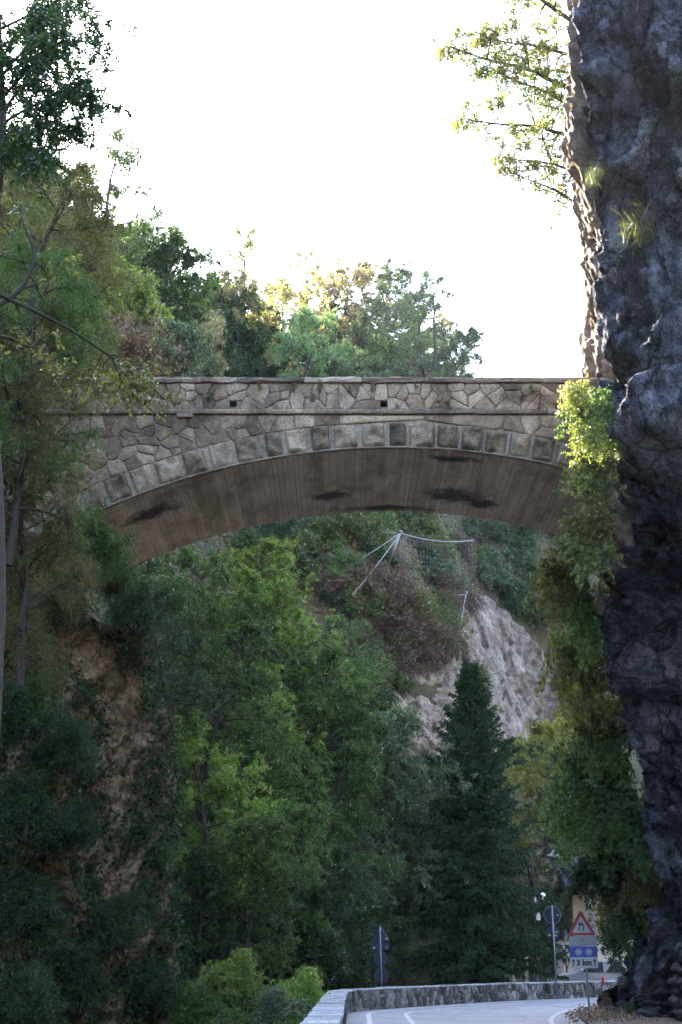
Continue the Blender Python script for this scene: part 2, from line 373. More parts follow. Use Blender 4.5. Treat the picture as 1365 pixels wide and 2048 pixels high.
# pale rock exposed in the slide above the road
def slide(name, outline, mat, lift, label):
    """a sheet of bare rock over the hillside inside an outline, its rim ragged and sunk into the soil"""
    ol = np.array(outline, float); lo, hi = ol.min(0) - 30, ol.max(0) + 30
    cx_, cy_ = np.arange(lo[0], hi[0] + 12, 12), np.arange(lo[1], hi[1] + 12, 12); CXg, CYg = np.meshgrid(cx_, cy_, indexing='ij')
    u = (CXg - 682.5) / FPX; v = (1024 - CYg) / FPX; dy = math.cos(PITCH) - v * math.sin(PITCH); kx = u / dy; kz = (math.sin(PITCH) + v * math.cos(PITCH)) / dy
    ys = np.linspace(45, 125, 200); Yh = np.full(CXg.shape, 125.0); done = np.zeros(CXg.shape, bool)
    for yy in ys:
        g = land(kx * yy, np.full(CXg.shape, yy)) > EYE + kz * yy; Yh = np.where(g & ~done, yy, Yh); done |= g
    fx, fy = np.arange(lo[0], hi[0], 3.0), np.arange(lo[1], hi[1], 3.0); X, Yp = np.meshgrid(fx, fy, indexing='ij')
    gx_ = (X - cx_[0]) / 12; gy_ = (Yp - cy_[0]) / 12; i = np.floor(gx_).astype(int); j = np.floor(gy_).astype(int); a = gx_ - i; b = gy_ - j
    i1 = np.minimum(i + 1, len(cx_) - 1); j1 = np.minimum(j + 1, len(cy_) - 1)
    D = Yh[i, j] * (1 - a) * (1 - b) + Yh[i1, j] * a * (1 - b) + Yh[i, j1] * (1 - a) * b + Yh[i1, j1] * a * b
    u = (X - 682.5) / FPX; v = (1024 - Yp) / FPX; dy = math.cos(PITCH) - v * math.sin(PITCH)
    p = np.stack([u / dy * D, D, EYE + (math.sin(PITCH) + v * math.cos(PITCH)) / dy * D], -1)
    n = len(ol); inside = np.zeros(X.shape, bool); dmin = np.full(X.shape, 1e9)
    for q in range(n):
        A, B = ol[q], ol[(q + 1) % n]; inside ^= ((A[1] > Yp) != (B[1] > Yp)) & (X < (B[0] - A[0]) * (Yp - A[1]) / (B[1] - A[1] + 1e-12) + A[0])
        ab = B - A; t = np.clip(((X - A[0]) * ab[0] + (Yp - A[1]) * ab[1]) / (ab @ ab), 0, 1); dmin = np.minimum(dmin, np.hypot(X - A[0] - t * ab[0], Yp - A[1] - t * ab[1]))
    sd = np.where(inside, dmin, -dmin) / 36.0 + 0.6 * fbm(p * 0.6, 4, 0.6)
    bl, rim = blocks(p * np.array([0.8, 0.8, 0.5])); bl2, rim2 = blocks(p * 2.4 + 3)
    disp = 0.6 * fbm(p * np.array([0.4, 0.4, 0.22]), 4, 0.55) + 0.4 * (bl - 0.5) * (0.3 + 0.7 * smooth(0, 0.15, rim)) + 0.16 * (bl2 - 0.5) + 0.10 * ridge(p * 2.0, 3)
    off = lift * smooth(-0.5, 0.5, sd) - 0.9 * smooth(0.05, -0.6, sd) + disp * smooth(-0.2, 0.6, sd)
    V = p.copy(); V[..., 1] -= off * 0.8; V[..., 2] += off * 0.25
    f = grid_faces(len(fx), len(fy)); keep = (sd.ravel()[f] > -0.6).any(1)
    o = link(name, raw_mesh(name, V.reshape(-1, 3), f[keep], mat, False)); tag(o, kind='structure'); return o
slide('rock_slope', [(905, 1215), (985, 1190), (1040, 1255), (1110, 1330), (1120, 1420), (1030, 1500), (960, 1540), (880, 1530), (800, 1520), (775, 1440), (790, 1375), (870, 1330), (915, 1300)], PALE, 0.5, '')
slide('rock_outcrop', [(510, 1060), (548, 1065), (560, 1120), (600, 1150), (560, 1160), (520, 1110)], TAN, 0.4, '')

# ------------------------------------------------------------------ the two cliffs
def cliff(name, rows, near, far, far2, mats, s_near, zs, amp, nvec, top, seed, low=None):
    """rows: (pixel y, pixel x, Y) of the edge one sees; near: run towards the camera; far/far2: what follows behind the edge"""
    E = np.array([tuple(P(px, py, Y)) for py, px, Y in rows]); E = E[np.argsort(E[:, 2])]
    S = np.stack([np.interp(zs, E[:, 2], E[:, 0]), np.interp(zs, E[:, 2], E[:, 1]), zs], -1)
    B = far(S); C = far2(B); lw = smooth(1.5, 8.0, zs)[:, None] if low else 1.0
    near = (1 - lw) * np.array(low or near + (0,))[:3] + lw * np.array([near[0], near[1], 0.0])
    cols = [S + near * (-s) for s in s_near]
    m1 = np.linspace(0, 1, 110)[1:]; m2 = np.linspace(0, 1, 10)[1:]
    cols += [S * (1 - t) + B * t for t in m1] + [B * (1 - t) + C * t for t in m2]
    V = np.stack(cols, 1); q = V + seed
    q = q @ np.array([[1, 0, 0.25], [0, 1, 0.1], [0, 0, 1]])
    rq = q @ np.array([[0.86, 0, 0.5], [0.1, 1, 0], [-0.5, 0, 0.86]]); bl, rim = blocks(rq * np.array([0.62, 0.5, 0.24])); bl2, rim2 = blocks(rq * np.array([1.9, 1.6, 0.75]) + 9)
    bl3, rim3 = blocks(rq * np.array([5.0, 4.5, 2.4]) + 4)
    d = amp * (0.5 * fbm(q * np.array([0.22, 0.22, 0.1]), 3) + 0.3 * ridge(q * np.array([0.5, 0.5, 0.18]), 2) - 0.3 + 0.95 * (bl - 0.5) * (0.6 + 0.4 * smooth(0, 0.05, rim)) + 0.42 * (bl2 - 0.5) * (0.4 + 0.6 * smooth(0, 0.12, rim2))
               + 0.10 * fbm(q * np.array([1.1, 1.1, 0.7]), 5, 0.65) + 0.2 * (bl3 - 0.5) + 0.05 * ridge(q * 3.2, 3))
    d = d - amp * (1.2 * smooth(0.28, 0.75, perlin(q * np.array([0.38, 0.38, 0.22]) + 5)) + 0.2 * smooth(0.3, 0.7, perlin(q * np.array([0.9, 0.9, 0.6]) + 8)) - 0.3 * fbm(q * np.array([0.35, 0.35, 0.09]) + 2, 2))
    nv = np.array(nvec, float); nv /= np.linalg.norm(nv)
    k = len(s_near); w = np.ones(V.shape[1]); w[k:] = np.concatenate([np.linspace(1, 0.55, len(m1)), np.full(len(m2), 0.5)])
    V = V + (d * w)[..., None] * nv
    V[..., 2] += 0.12 * amp * fbm(q * 0.6 + 40, 3)
    extra = [V[-1] + np.array(t) for t in top]
    V = np.concatenate([V, np.stack(extra)], 0)
    f = grid_faces(V.shape[0], V.shape[1])
    me = raw_mesh(name, V.reshape(-1, 3), f, mats[0], False)
    if len(mats) > 1:
        me.materials.append(mats[1]); col = f[:, 0] % V.shape[1]
        me.polygons.foreach_set('material_index', (col >= k + 3).astype(np.int32))
    o = link(name, me); tag(o, kind='structure'); return o, V
R_ROWS = [(-300, 1150, 27), (0, 1152, 28), (150, 1152, 28), (300, 1180, 29), (500, 1192, 30), (750, 1200, 29.8), (870, 1192, 29.8), (1050, 1217, 31.5), (1250, 1230, 36),
          (1400, 1244, 38), (1550, 1274, 40), (1700, 1297, 42), (1800, 1312, 43), (1850, 1302, 44), (1900, 1262, 45.5), (1950, 1232, 47), (1985, 1212, 48.5), (2010, 1205, 49.5), (2060, 1195, 50)]
def r_far(S):
    # the wall goes on behind the edge, further left as seen from the road, in the sun
    zs = S[:, 2]; by = np.array([-300, 0, 150, 300, 480, 560, 700, 760, 900, 1100, 2048]); bx = np.array([1150, 1156, 1160, 1168, 1178, 1188, 1180, 1184, 1192, 1240, 1320])
    e = np.array([tuple(P(x, y, 44)) for x, y in zip(bx, by)]); e = e[np.argsort(e[:, 2])]
    X = np.interp(zs, e[:, 2], e[:, 0]); X = np.where(zs < 9, np.maximum(X, S[:, 0] * np.maximum(44.0, S[:, 1] + 6) / S[:, 1] + 1.2 * smooth(9, 7, zs)), X); return np.stack([np.maximum(X, S[:, 0] + 0.3), np.maximum(np.full_like(zs, 44.0), S[:, 1] + 6), zs], -1)
zsR = np.concatenate([np.arange(-1.5, 27, 0.075), np.arange(27, 36, 0.5)])
sN = np.concatenate([np.linspace(-16, -6, 16), np.linspace(-6, 0, 90)[1:]])
cliff_r, VR = cliff('cliff_grey', R_ROWS, (0.82, -0.57), r_far, lambda B: B + np.array([9, 9, 0]), (ROCK, PALE), sN, zsR, 0.8, (-0.72, -0.69, 0.08),  # PALE behind the edge: sunlit brightness put into the rock colour
                    [(2, 0.5, 1.2), (14, 2, 3), (30, 2, -2)], 3.0, (0.03, -1.0, 0.0))
L_ROWS = [(1090, -160, 31), (1150, 20, 32.5), (1195, 130, 34), (1240, 215, 35.5), (1290, 278, 37.5), (1400, 303, 38.5), (1500, 325, 39.5), (1700, 340, 40), (1900, 346, 40), (2048, 350, 40), (2400, 352, 40)]
zsL = np.arange(-7, 11.2, 0.085)
sL = np.concatenate([np.linspace(-9, 0, 120)])
cliff_l, VL = cliff('cliff_tan', L_ROWS, (-0.64, -0.77), lambda S: S + np.array([-1.2, 4, 0]), lambda B: B + np.array([-4, 8, 0]), (TAN,), sL, zsL, 0.7, (0.8, -0.6, 0.1),
                    [(-1.0, 0.4, 0.4), (-4, 2, 2.5), (-9, 4, 9)], 21.0)

# ------------------------------------------------------------------ road, verge, markings
def mat_asphalt():
    m = bpy.data.materials.new('asphalt'); nt = nodes_of(m)
    v = mapping(nt); n1 = noise_tex(nt, 0.5, v, 6, 0.6, 0.3); n2 = noise_tex(nt, 60, v, 4, 0.7); n3 = noise_tex(nt, 1.1, mapping(nt, (3, 0.3, 1), (0, 0, -0.5)), 5)
    c = ramp(nt, n1, [(0.3, (0.17, 0.17, 0.18)), (0.7, (0.25, 0.25, 0.265))])
    c = mixc(nt, 1.0, c, ramp(nt, n2, [(0.3, (0.75, 0.75, 0.75)), (0.7, (1.2, 1.2, 1.2))]), 'MULTIPLY')
    c = mixc(nt, 0.5, c, ramp(nt, n3, [(0.35, (0.7, 0.7, 0.72)), (0.6, (1.1, 1.1, 1.1))]), 'MULTIPLY')
    n4 = noise_tex(nt, 0.9, mapping(nt, (1, 0.6, 1)), 7, 0.7, 1.2); c = mixc(nt, 0.7, c, ramp(nt, n4, [(0.40, (0.62, 0.62, 0.64)), (0.47, (1, 1, 1))]), 'MULTIPLY')
    c = mixc(nt, 0.6, c, cracks(nt, 0.5, 0.012), 'MULTIPLY')
    finish(nt, c, 0.55, n2, 0.25, 0.01, 0.5); return m
def catmull(pts, per=8):
    pts = [np.array(p, float) for p in pts]; out = []
    ext = [2 * pts[0] - pts[1]] + pts + [2 * pts[-1] - pts[-2]]
    for i in range(1, len(ext) - 2):
        a, b, c, d = ext[i - 1:i + 3]
        for t in np.linspace(0, 1, per, endpoint=False):
            out.append(0.5 * ((2 * b) + (c - a) * t + (2 * a - 5 * b + 4 * c - d) * t * t + (3 * b - 3 * c + d - a) * t ** 3))
    out.append(pts[-1]); return np.array(out)
def offset(path, d):
    t = np.gradient(path, axis=0); t = unit(t); return path + np.stack([t[:, 1], -t[:, 0]], -1) * d
wall_path = catmull(WALL, 10)
right_edge = catmull([(3.6, -30), (3.8, 8), (4.0, 25), (5.25, 38), (6.2, 44), (7.6, 49.5), (9.6, 54.0), (13, 57.6), (22, 63)], 14)
def ribbon(name, a, b, z, mat, parent=None):
    n = min(len(a), len(b)); v = np.zeros((2 * n, 3)); v[0::2, :2] = a[:n]; v[1::2, :2] = b[:n]; v[:, 2] = z
    f = np.array([[2 * i, 2 * i + 1, 2 * i + 3, 2 * i + 2] for i in range(n - 1)]); return link(name, raw_mesh(name, v, f, mat), parent)
def resample(p, n):
    s = np.concatenate([[0], np.cumsum(np.linalg.norm(np.diff(p, axis=0), axis=1))]); t = np.linspace(0, s[-1], n)
    return np.stack([np.interp(t, s, p[:, 0]), np.interp(t, s, p[:, 1])], -1)
left_edge = np.concatenate([np.array([(-0.9, -30.0)]), wall_path])
road = ribbon('road', resample(left_edge, 160), resample(offset(right_edge, 0.9), 160), 0.0, mat_asphalt()); tag(road, kind='structure')
PAINT = mat_plain('road_paint', (0.40, 0.40, 0.41), 0.6, 0.3, 0, 0.4, 5)
inner = offset(wall_path, 0.28)
for nm, path, w in (('edge_line', offset(wall_path, 0.85), 0.13), ('lane_line', offset(wall_path, 1.95), 0.12), ('edge_line', resample(right_edge, 90), 0.13)):
    tag(ribbon(nm, path, offset(path, w), 0.005, PAINT), kind='structure')
VERGE = mat_plain('verge_gravel', (0.10, 0.09, 0.078), 0.95, 0.15, 0, 0.8, 6)
vg = offset(resample(right_edge, 90), 0.95)
tag(ribbon('verge', vg, offset(vg, 5.0), 0.03, VERGE), kind='structure')
# ------------------------------------------------------------------ the arch bridge
YB = 34.0; WB = 5.4
zb = lambda y: P(682, y, YB).z
CX = 1.36; Z_IN = zb(896); RA = 17.2; ZC = Z_IN - RA
ZPAR = zb(756); ZCOP = zb(767); ZS1 = zb(820); ZS0 = zb(830)
VH = 0.66
def arc(r, x): return ZC + math.sqrt(max(r * r - (x - CX) ** 2, 0))
bridge = empty('stone_arch_bridge', (0, 0, 0)); tag(bridge, 'old stone arch bridge spanning high over the gorge between two cliffs', 'bridge')
XL, XR = -14.0, 13.5; XA, XB = -8.6, 11.3
# core of the spandrels, arch and deck
m = MB(); xs = np.linspace(XA, XB, 60)
outl = [(XL, YB + 0.012, 4.0), (XA, YB + 0.012, 4.0)] + [(x, YB + 0.012, arc(RA + 0.03, x)) for x in xs] + [(XB, YB + 0.012, 4.0), (XR, YB + 0.012, 4.0), (XR, YB + 0.012, ZS1 - 0.02), (XL, YB + 0.012, ZS1 - 0.02)]
m.prism(outl, 1, (0, WB - 0.03, 0)); m.build('spandrel', MORTAR, bridge)

def clip(poly, n, c):
    """keep the side n.p <= c"""
    out = []
    for i in range(len(poly)):
        a, b = poly[i], poly[(i + 1) % len(poly)]; da = n[0] * a[0] + n[1] * a[1] - c; db = n[0] * b[0] + n[1] * b[1] - c
        if da <= 0: out.append(a)
        if da * db < 0: t = da / (da - db); out.append((a[0] + t * (b[0] - a[0]), a[1] + t * (b[1] - a[1])))
    return out
def cells(seeds, gap, extra):
    res = []
    for i, p in enumerate(seeds):
        d = np.hypot(seeds[:, 0] - p[0], seeds[:, 1] - p[1]); near = np.argsort(d)[1:18]
        poly = [(p[0] - 2, p[1] - 2), (p[0] + 2, p[1] - 2), (p[0] + 2, p[1] + 2), (p[0] - 2, p[1] + 2)]
        for j in near:
            q = seeds[j]; n = (q - p) / d[j]; g = gap * (0.6 + 0.8 * abs(math.sin(13.7 * (p[0] + q[0]) + 7.3 * (p[1] + q[1]))))
            poly = clip(poly, n, float(n @ ((p + q) / 2)) - g / 2)
            if len(poly) < 3: break
        for n, c in extra(p):
            if len(poly) >= 3: poly = clip(poly, n, c)
        if len(poly) < 3: continue
        a = abs(sum(poly[k][0] * poly[(k + 1) % len(poly)][1] - poly[(k + 1) % len(poly)][0] * poly[k][1] for k in range(len(poly)))) / 2
        if a > 0.012: res.append(poly)
    return res
def stone_mesh(poly, proud, rough, mat, name='stone', frame=None):
    """a stone: corners chipped, the face uneven and proud of the joint. frame maps (u, v, out) to the world"""
    out = []
    for i in range(len(poly)):
        a, b = np.array(poly[i]), np.array(poly[(i + 1) % len(poly)])
        if np.hypot(*(b - a)) < 0.05: out.append((a + b) / 2); continue
        out += [a * 0.9 + b * 0.1, (a + b) / 2 + rng.normal(0, 0.013, 2), a * 0.1 + b * 0.9]
    n = len(out); c = np.mean(out, 0); v = []; f = []
    jit = rng.normal(0, 0.006, (n, 2))
    for k in range(n): v.append((*out[k], -0.02))
    for k in range(n): v.append((*(out[k] + jit[k]), proud * 0.62 + rng.uniform(-1, 1) * rough * 0.3))
    for k in range(n): v.append((*(c + (out[k] - c) * 0.84), proud + rng.uniform(-1, 1) * rough * 0.6))
    for k in range(n): v.append((*(c + (out[k] - c) * 0.45), proud + rough * 0.4 + rng.uniform(-1, 1) * rough))
    v.append((*c, proud + rough * rng.uniform(0, 1.2)))
    for r in range(3):
        for k in range(n): f.append((r * n + k, r * n + (k + 1) % n, (r + 1) * n + (k + 1) % n, (r + 1) * n + k))
    for k in range(n): f.append((3 * n + k, 3 * n + (k + 1) % n, 4 * n))
    fr = frame or (lambda u, w, o: (u, YB - o, w))
    me = bpy.data.meshes.new(name); me.from_pydata([fr(*p) for p in v], [], f); me.materials.append(mat)
    sm = [len(q.vertices) == 3 or q.index >= n for q in me.polygons]; me.polygons.foreach_set('use_smooth', sm); me.update(); return me
def rubble(x0, x1, z0f, z1f, step, gap, holes=(), aspect=1.15):
    pts = []; row = 0; zmin = min(z0f(x) for x in np.linspace(x0, x1, 40)); zmax = max(z1f(x) for x in np.linspace(x0, x1, 40))
    z = zmin + step * 0.4
    while z < zmax:
        x = x0 + rng.uniform(0, step)
        while x < x1:
            px, pz = x + rng.normal(0, 0.27) * step, z + rng.normal(0, 0.27) * step
            if z0f(px) + 0.05 < pz < z1f(px) - 0.03: pts.append((px, pz))
            x += step * aspect * rng.uniform(0.65, 1.5)
        z += step * 0.85; row += 1
    return np.array(pts)
# spandrel rubble
ext = lambda x: arc(RA + VH + 0.02, x)
seeds = rubble(XA + 0.6, 8.4, ext, lambda x: ZS0, 0.325, 0.035)
def ex_sp(p):
    dx, dz = p[0] - CX, p[1] - ZC; r = math.hypot(dx, dz); n = (dx / r, dz / r)
    return [((0, 1), ZS0 - 0.02), ((-n[0], -n[1]), -(n[0] * CX + n[1] * ZC + RA + VH + 0.03))]
for poly in cells(seeds, 0.02, ex_sp):
    link('stone', stone_mesh(poly, rng.uniform(0.006, 0.04), 0.016, STONE), bridge)
# string course and coping, block by block
def course(name, z0, z1, out, step, mat, chip=0.0):
    x = XL + 3.5
    while x < 9.0:
        L = step * rng.uniform(0.7, 1.35); m = MB(); n = 7
        xa, xb = x + 0.008, x + L - 0.008
        prof = [(0.06, z0), (-out, z0 + 0.012), (-out - 0.012, (z0 + z1) / 2), (-out, z1 - 0.02), (-out + 0.03, z1), (0.35, z1 + 0.01)]
        b = 0
        for i in range(n):
            t = i / (n - 1); j = rng.normal(0, 0.006 + chip, (len(prof), 2))
            for (dy, z), (a, c) in zip(prof, j): m.v.append((xa + (xb - xa) * t, YB + dy + a * 0.8, z + c * 0.6))
        k = len(prof)
        for i in range(n - 1):
            for q in range(k): m.f.append([i * k + q, i * k + (q + 1) % k, (i + 1) * k + (q + 1) % k, (i + 1) * k + q])
        m.f.append(list(range(k))); m.f.append(list(range((n - 1) * k, n * k)))
        m.build(name, mat, bridge); x += L
course('string_course_block', ZS0, ZS1, 0.10, 1.9, COPE)
course('coping_slab', ZCOP, ZPAR, 0.075, 1.5, COPE, 0.012)
# parapet: core with three drain holes through it, rubble on the face
holes = [(P(hx, 808, YB).x, zb(808)) for hx in (291, 467, 768)]
hw, hh = 0.085, 0.08
m = MB(); z0, z1 = ZS1 - 0.02, ZCOP + 0.03; ya, yb = YB + 0.010, YB + 0.34
hz0, hz1 = holes[0][1] - hh, holes[0][1] + hh
m.box(XL, XR, ya, yb, z0, hz0); m.box(XL, XR, ya, yb, hz1, z1)
xp = XL
for hx, _ in holes: m.box(xp, hx - hw, ya, yb, hz0, hz1); xp = hx + hw
m.box(xp, XR, ya, yb, hz0, hz1); m.box(XL, XR, yb + 0.001, yb + 0.1, z0, z1)
m.build('parapet', MORTAR, bridge)
m = MB(); m.box(XL, XR, YB + WB - 0.42, YB + WB, ZS1 - 0.01, ZPAR); m.build('rear_parapet', MORTAR, bridge)
m = MB(); m.box(XL, XR, YB + 0.45, YB + WB - 0.43, ZS1 - 0.02, ZS1 + 0.04); m.build('deck', COPE, bridge)
seeds = rubble(XL + 3.5, 8.6, lambda x: ZS1, lambda x: ZCOP, 0.29, 0.03, aspect=1.35)
seeds = np.array([s for s in seeds if all(abs(s[0] - h[0]) > 0.2 or abs(s[1] - h[1]) > 0.2 for h in holes)])
def ex_par(p):
    e = [((0, 1), ZCOP - 0.012), ((0, -1), -(ZS1 + 0.012))]
    for hx, hz in holes:
        dx, dz = p[0] - hx, p[1] - hz
        if abs(dx) < 0.9:
            if abs(dx) - hw > abs(dz) - hh: e.append(((-1, 0), -(hx + hw + 0.01)) if dx > 0 else ((1, 0), hx - hw - 0.01))
            else: e.append(((0, -1), -(hz + hh + 0.01)) if dz > 0 else ((0, 1), hz - hh - 0.01))
    return e
for poly in cells(seeds, 0.018, ex_par):
    link('stone', stone_mesh(poly, rng.uniform(0.006, 0.036), 0.016, STONE), bridge)
# arch stones, rusticated, with proud ribs of mortar between them
th = -0.60; k = 0
while th < 0.47:
    w = rng.uniform(0.030, 0.041) * (1.0 if k % 5 else 1.15); g = 0.0040
    nu, nv = 10, 11; u = np.linspace(th + g, th + w - g, nu); top = VH * rng.uniform(0.93, 1.04); v = np.linspace(0.015, top, nv)
    U, Vv = np.meshgrid(u, v, indexing='ij')
    ed = np.minimum(np.minimum(smooth(0, 0.13, (U - u[0]) / (u[-1] - u[0])), smooth(0, 0.13, (u[-1] - U) / (u[-1] - u[0]))),
                    np.minimum(smooth(0, 0.1, (Vv - v[0]) / (v[-1] - v[0])), smooth(0, 0.1, (v[-1] - Vv) / (v[-1] - v[0]))))
    q = np.stack([U * 18, Vv * 1.0, np.full_like(U, k * 3.1)], -1)
    bq, br = blocks(q * 2.4); out = 0.05 + rng.uniform(-0.02, 0.04) + ed * (0.09 + 0.17 * fbm(q * 1.3, 4, 0.62) + 0.07 * (bq - 0.5) + 0.12 * rng.normal() * (U - u.mean()) / (u[-1] - u[0]) + 0.10 * rng.normal() * (Vv - v.mean()) / VH)
    out = np.maximum(out, 0.01)
    r = RA + Vv; X = CX + r * np.sin(U); Z = ZC + r * np.cos(U)
    front = np.stack([X, YB - out, Z], -1); back = np.stack([X, np.full_like(X, YB + 0.02), Z], -1)
    F = grid_faces(nu, nv); vv = np.concatenate([front.reshape(-1, 3), back.reshape(-1, 3)]); nb = nu * nv
    ring = [i * nv for i in range(nu)] + [(nu - 1) * nv + j for j in range(1, nv)] + [i * nv + nv - 1 for i in range(nu - 2, -1, -1)] + [j for j in range(nv - 2, 0, -1)]
    side = np.array([[ring[i], ring[(i + 1) % len(ring)], ring[(i + 1) % len(ring)] + nb, ring[i] + nb] for i in range(len(ring))])
    link('arch_stone', raw_mesh('arch_stone', vv, np.concatenate([F, side]), VOUS), bridge)
    if th > -0.02:
        a = th + w; rr = [RA + 0.0, RA + VH * rng.uniform(0.85, 1.0)]; hw2 = 0.028 / RA * 1.0
        pts = [(CX + r * math.sin(t), YB + 0.02, ZC + r * math.cos(t)) for r, t in ((rr[0], a - hw2), (rr[0], a + hw2), (rr[1], a + hw2), (rr[1], a - hw2))]
        MB().prism(pts, 1, (0, -0.13 * rng.uniform(0.85, 1.1), 0)).build('mortar_rib', MORTAR, bridge, bevel=0.008)
    th += w; k += 1
# soffit: concrete that keeps the marks of its boards
def mat_soffit():
    m = bpy.data.materials.new('soffit_concrete'); nt = nodes_of(m)
    v = mapping(nt); n1 = noise_tex(nt, 0.8, v, 8, 0.65, 0.6); n2 = noise_tex(nt, 12, v, 7, 0.7); n3 = noise_tex(nt, 1.4, mapping(nt, (1, 0.25, 1)), 7, 0.7, 0.5)
    at = N(nt, 'ShaderNodeAttribute', attribute_name='tone')
    c = ramp(nt, n1, [(0.3, (0.45, 0.325, 0.215)), (0.5, (0.63, 0.475, 0.33)), (0.7, (0.71, 0.56, 0.41))])
    c = mixc(nt, 1.0, c, at.outputs['Color'], 'MULTIPLY')
    c = mixc(nt, 0.8, c, ramp(nt, n3, [(0.36, (0.5, 0.46, 0.42)), (0.56, (1, 1, 1))]), 'MULTIPLY')
    c = mixc(nt, 0.6, c, ramp(nt, n2, [(0.38, (0.7, 0.7, 0.7)), (0.6, (1.1, 1.1, 1.1))]), 'MULTIPLY')
    soot = N(nt, 'ShaderNodeAttribute', attribute_name='soot')
    f = math_n(nt, 'ADD', soot.outputs['Fac'], math_n(nt, 'MULTIPLY', math_n(nt, 'SUBTRACT', noise_tex(nt, 2.2, v, 9, 0.75), 0.5), 1.5))
    f2 = ramp(nt, f, [(0.38, (0, 0, 0)), (0.52, (0.45, 0.45, 0.45)), (0.72, (0.92, 0.92, 0.92))]); c = mixc(nt, f2, c, (0.035, 0.03, 0.027))
    finish(nt, c, 0.9, math_n(nt, 'ADD', n2, n3), 0.35, 0.02, 0.2); return m
SOF = mat_soffit()
V = []; F = []; tone = []; soot = []
spots = [(P(912, 1003, YB + 3.6), 1.05, 0.75), (P(660, 1000, YB + 3.6), 0.55, 0.5), (P(305, 1022, YB + 1.6), 0.9, 0.6), (P(770, 1024, YB + 5.0), 1.6, 0.32), (P(965, 1018, YB + 4.0), 0.5, 0.5), (P(900, 925, YB + 0.6), 0.8, 0.3)]
a = -0.60; ys0 = np.linspace(0, 1, 25)
while a < 0.60:
    w = rng.uniform(0.10, 0.2) / RA; lift = rng.normal(0, 0.010); gp = 0.0006 if rng.uniform() < 0.35 else 0.0002; seg = rng.integers(6, 19); t2 = rng.uniform(0.84, 1.1)
    for part in range(2):
        y_a, y_b = (0, seg) if part == 0 else (seg, 24)
        lf = lift + part * rng.normal(0, 0.005); tn = t2 * (1 if part == 0 else rng.uniform(0.92, 1.08)); b = len(V)
        for j in range(y_a, y_b + 1):
            for e in (0.0008 * 0, 1):
                t = a + w * e + (gp if e == 0 else -0.0002); r = RA - 0.012 + lf
                V.append((CX + r * math.sin(t), YB - 0.03 + (WB + 0.0) * ys0[j], ZC + r * math.cos(t)))
        for j in range(y_b - y_a):
            q = b + 2 * j; F.append((q, q + 1, q + 3, q + 2)); tone.append(tn)
    a += w
so = link('soffit', raw_mesh('soffit', V, np.array(F), SOF), bridge)
at = so.data.attributes.new('tone', 'FLOAT_COLOR', 'FACE'); at.data.foreach_set('color', np.array([(t, t, t, 1) for t in tone], np.float32).ravel())
soot = [max(0.0, max(1 - math.hypot((c[0] - s.x) / ru, (c[1] - s.y) / rv) * 0.62 for s, ru, rv in spots)) for c in V]
at = so.data.attributes.new('soot', 'FLOAT', 'POINT'); at.data.foreach_set('value', np.array(soot, np.float32))
# the thin lip of the arch under the arch stones and the rear edge
m = MB()
for e in np.linspace(-0.6, 0.58, 90):
    pass
aa = np.linspace(-0.6, 0.55, 80)
v = []; 
for t in aa:
    for r, y in ((RA - 0.02, YB - 0.085), (RA + 0.028, YB - 0.085), (RA + 0.028, YB + 0.05), (RA - 0.02, YB + 0.05)):
        v.append((CX + r * math.sin(t), y + rng.normal(0, 0.004), ZC + r * math.cos(t) + rng.normal(0, 0.003)))
link('arch_lip', raw_mesh('arch_lip', v, grid_faces(80, 4, True), MORTAR), bridge)
c = P(371, 831, YB); m = MB(); m.box(c.x - 0.21, c.x + 0.21, YB - 0.13, YB + 0.02, ZS0 - 0.10, ZS0 - 0.005); m.build('corbel', COPE, bridge, bevel=0.012)
# ------------------------------------------------------------------ roadside wall
wall = empty('roadside_wall', (0, 46, 0)); tag(wall, 'low rough stone wall curving along the outside of the road bend', 'wall')
wall.location = (0, 0, 0)
WP = resample(wall_path, 700); sl = np.concatenate([[0], np.cumsum(np.linalg.norm(np.diff(WP, axis=0), axis=1))])
WT = unit(np.gradient(WP, axis=0)); WN = np.stack([WT[:, 1], -WT[:, 0]], -1)
WHW, WH = 0.24, 0.60
def on_wall(s, side, z):
    p = np.array([np.interp(s, sl, WP[:, 0]), np.interp(s, sl, WP[:, 1])]); n = np.array([np.interp(s, sl, WN[:, 0]), np.interp(s, sl, WN[:, 1])])
    q = p + n * side; return (q[0], q[1], z)
v = []; ss = np.linspace(0, sl[-1], 160)
for s in ss:
    for side, z in ((-WHW, -0.3), (-WHW, WH), (WHW, WH), (WHW, -0.3)): v.append(on_wall(s, side, z))
f = grid_faces(160, 4, True); link('wall_core', raw_mesh('wall_core', v, f, WALLSTONE), wall)
s_a = float(np.interp(38, WP[:, 1], sl)); s_b = float(np.interp(66, WP[:, 1], sl))
seeds = rubble(s_a, s_b, lambda x: -0.1, lambda x: WH + 0.03, 0.24, 0.03, aspect=1.2)
for poly in cells(seeds, 0.028, lambda p: [((0, 1), WH + 0.01), ((0, -1), 0.02)]):
    link('stone', stone_mesh(poly, rng.uniform(0.02, 0.06), 0.016, WALLSTONE, 'wall_stone', lambda u, w, o: on_wall(u, WHW + o, w)), wall)
s = float(np.interp(17, WP[:, 1], sl))
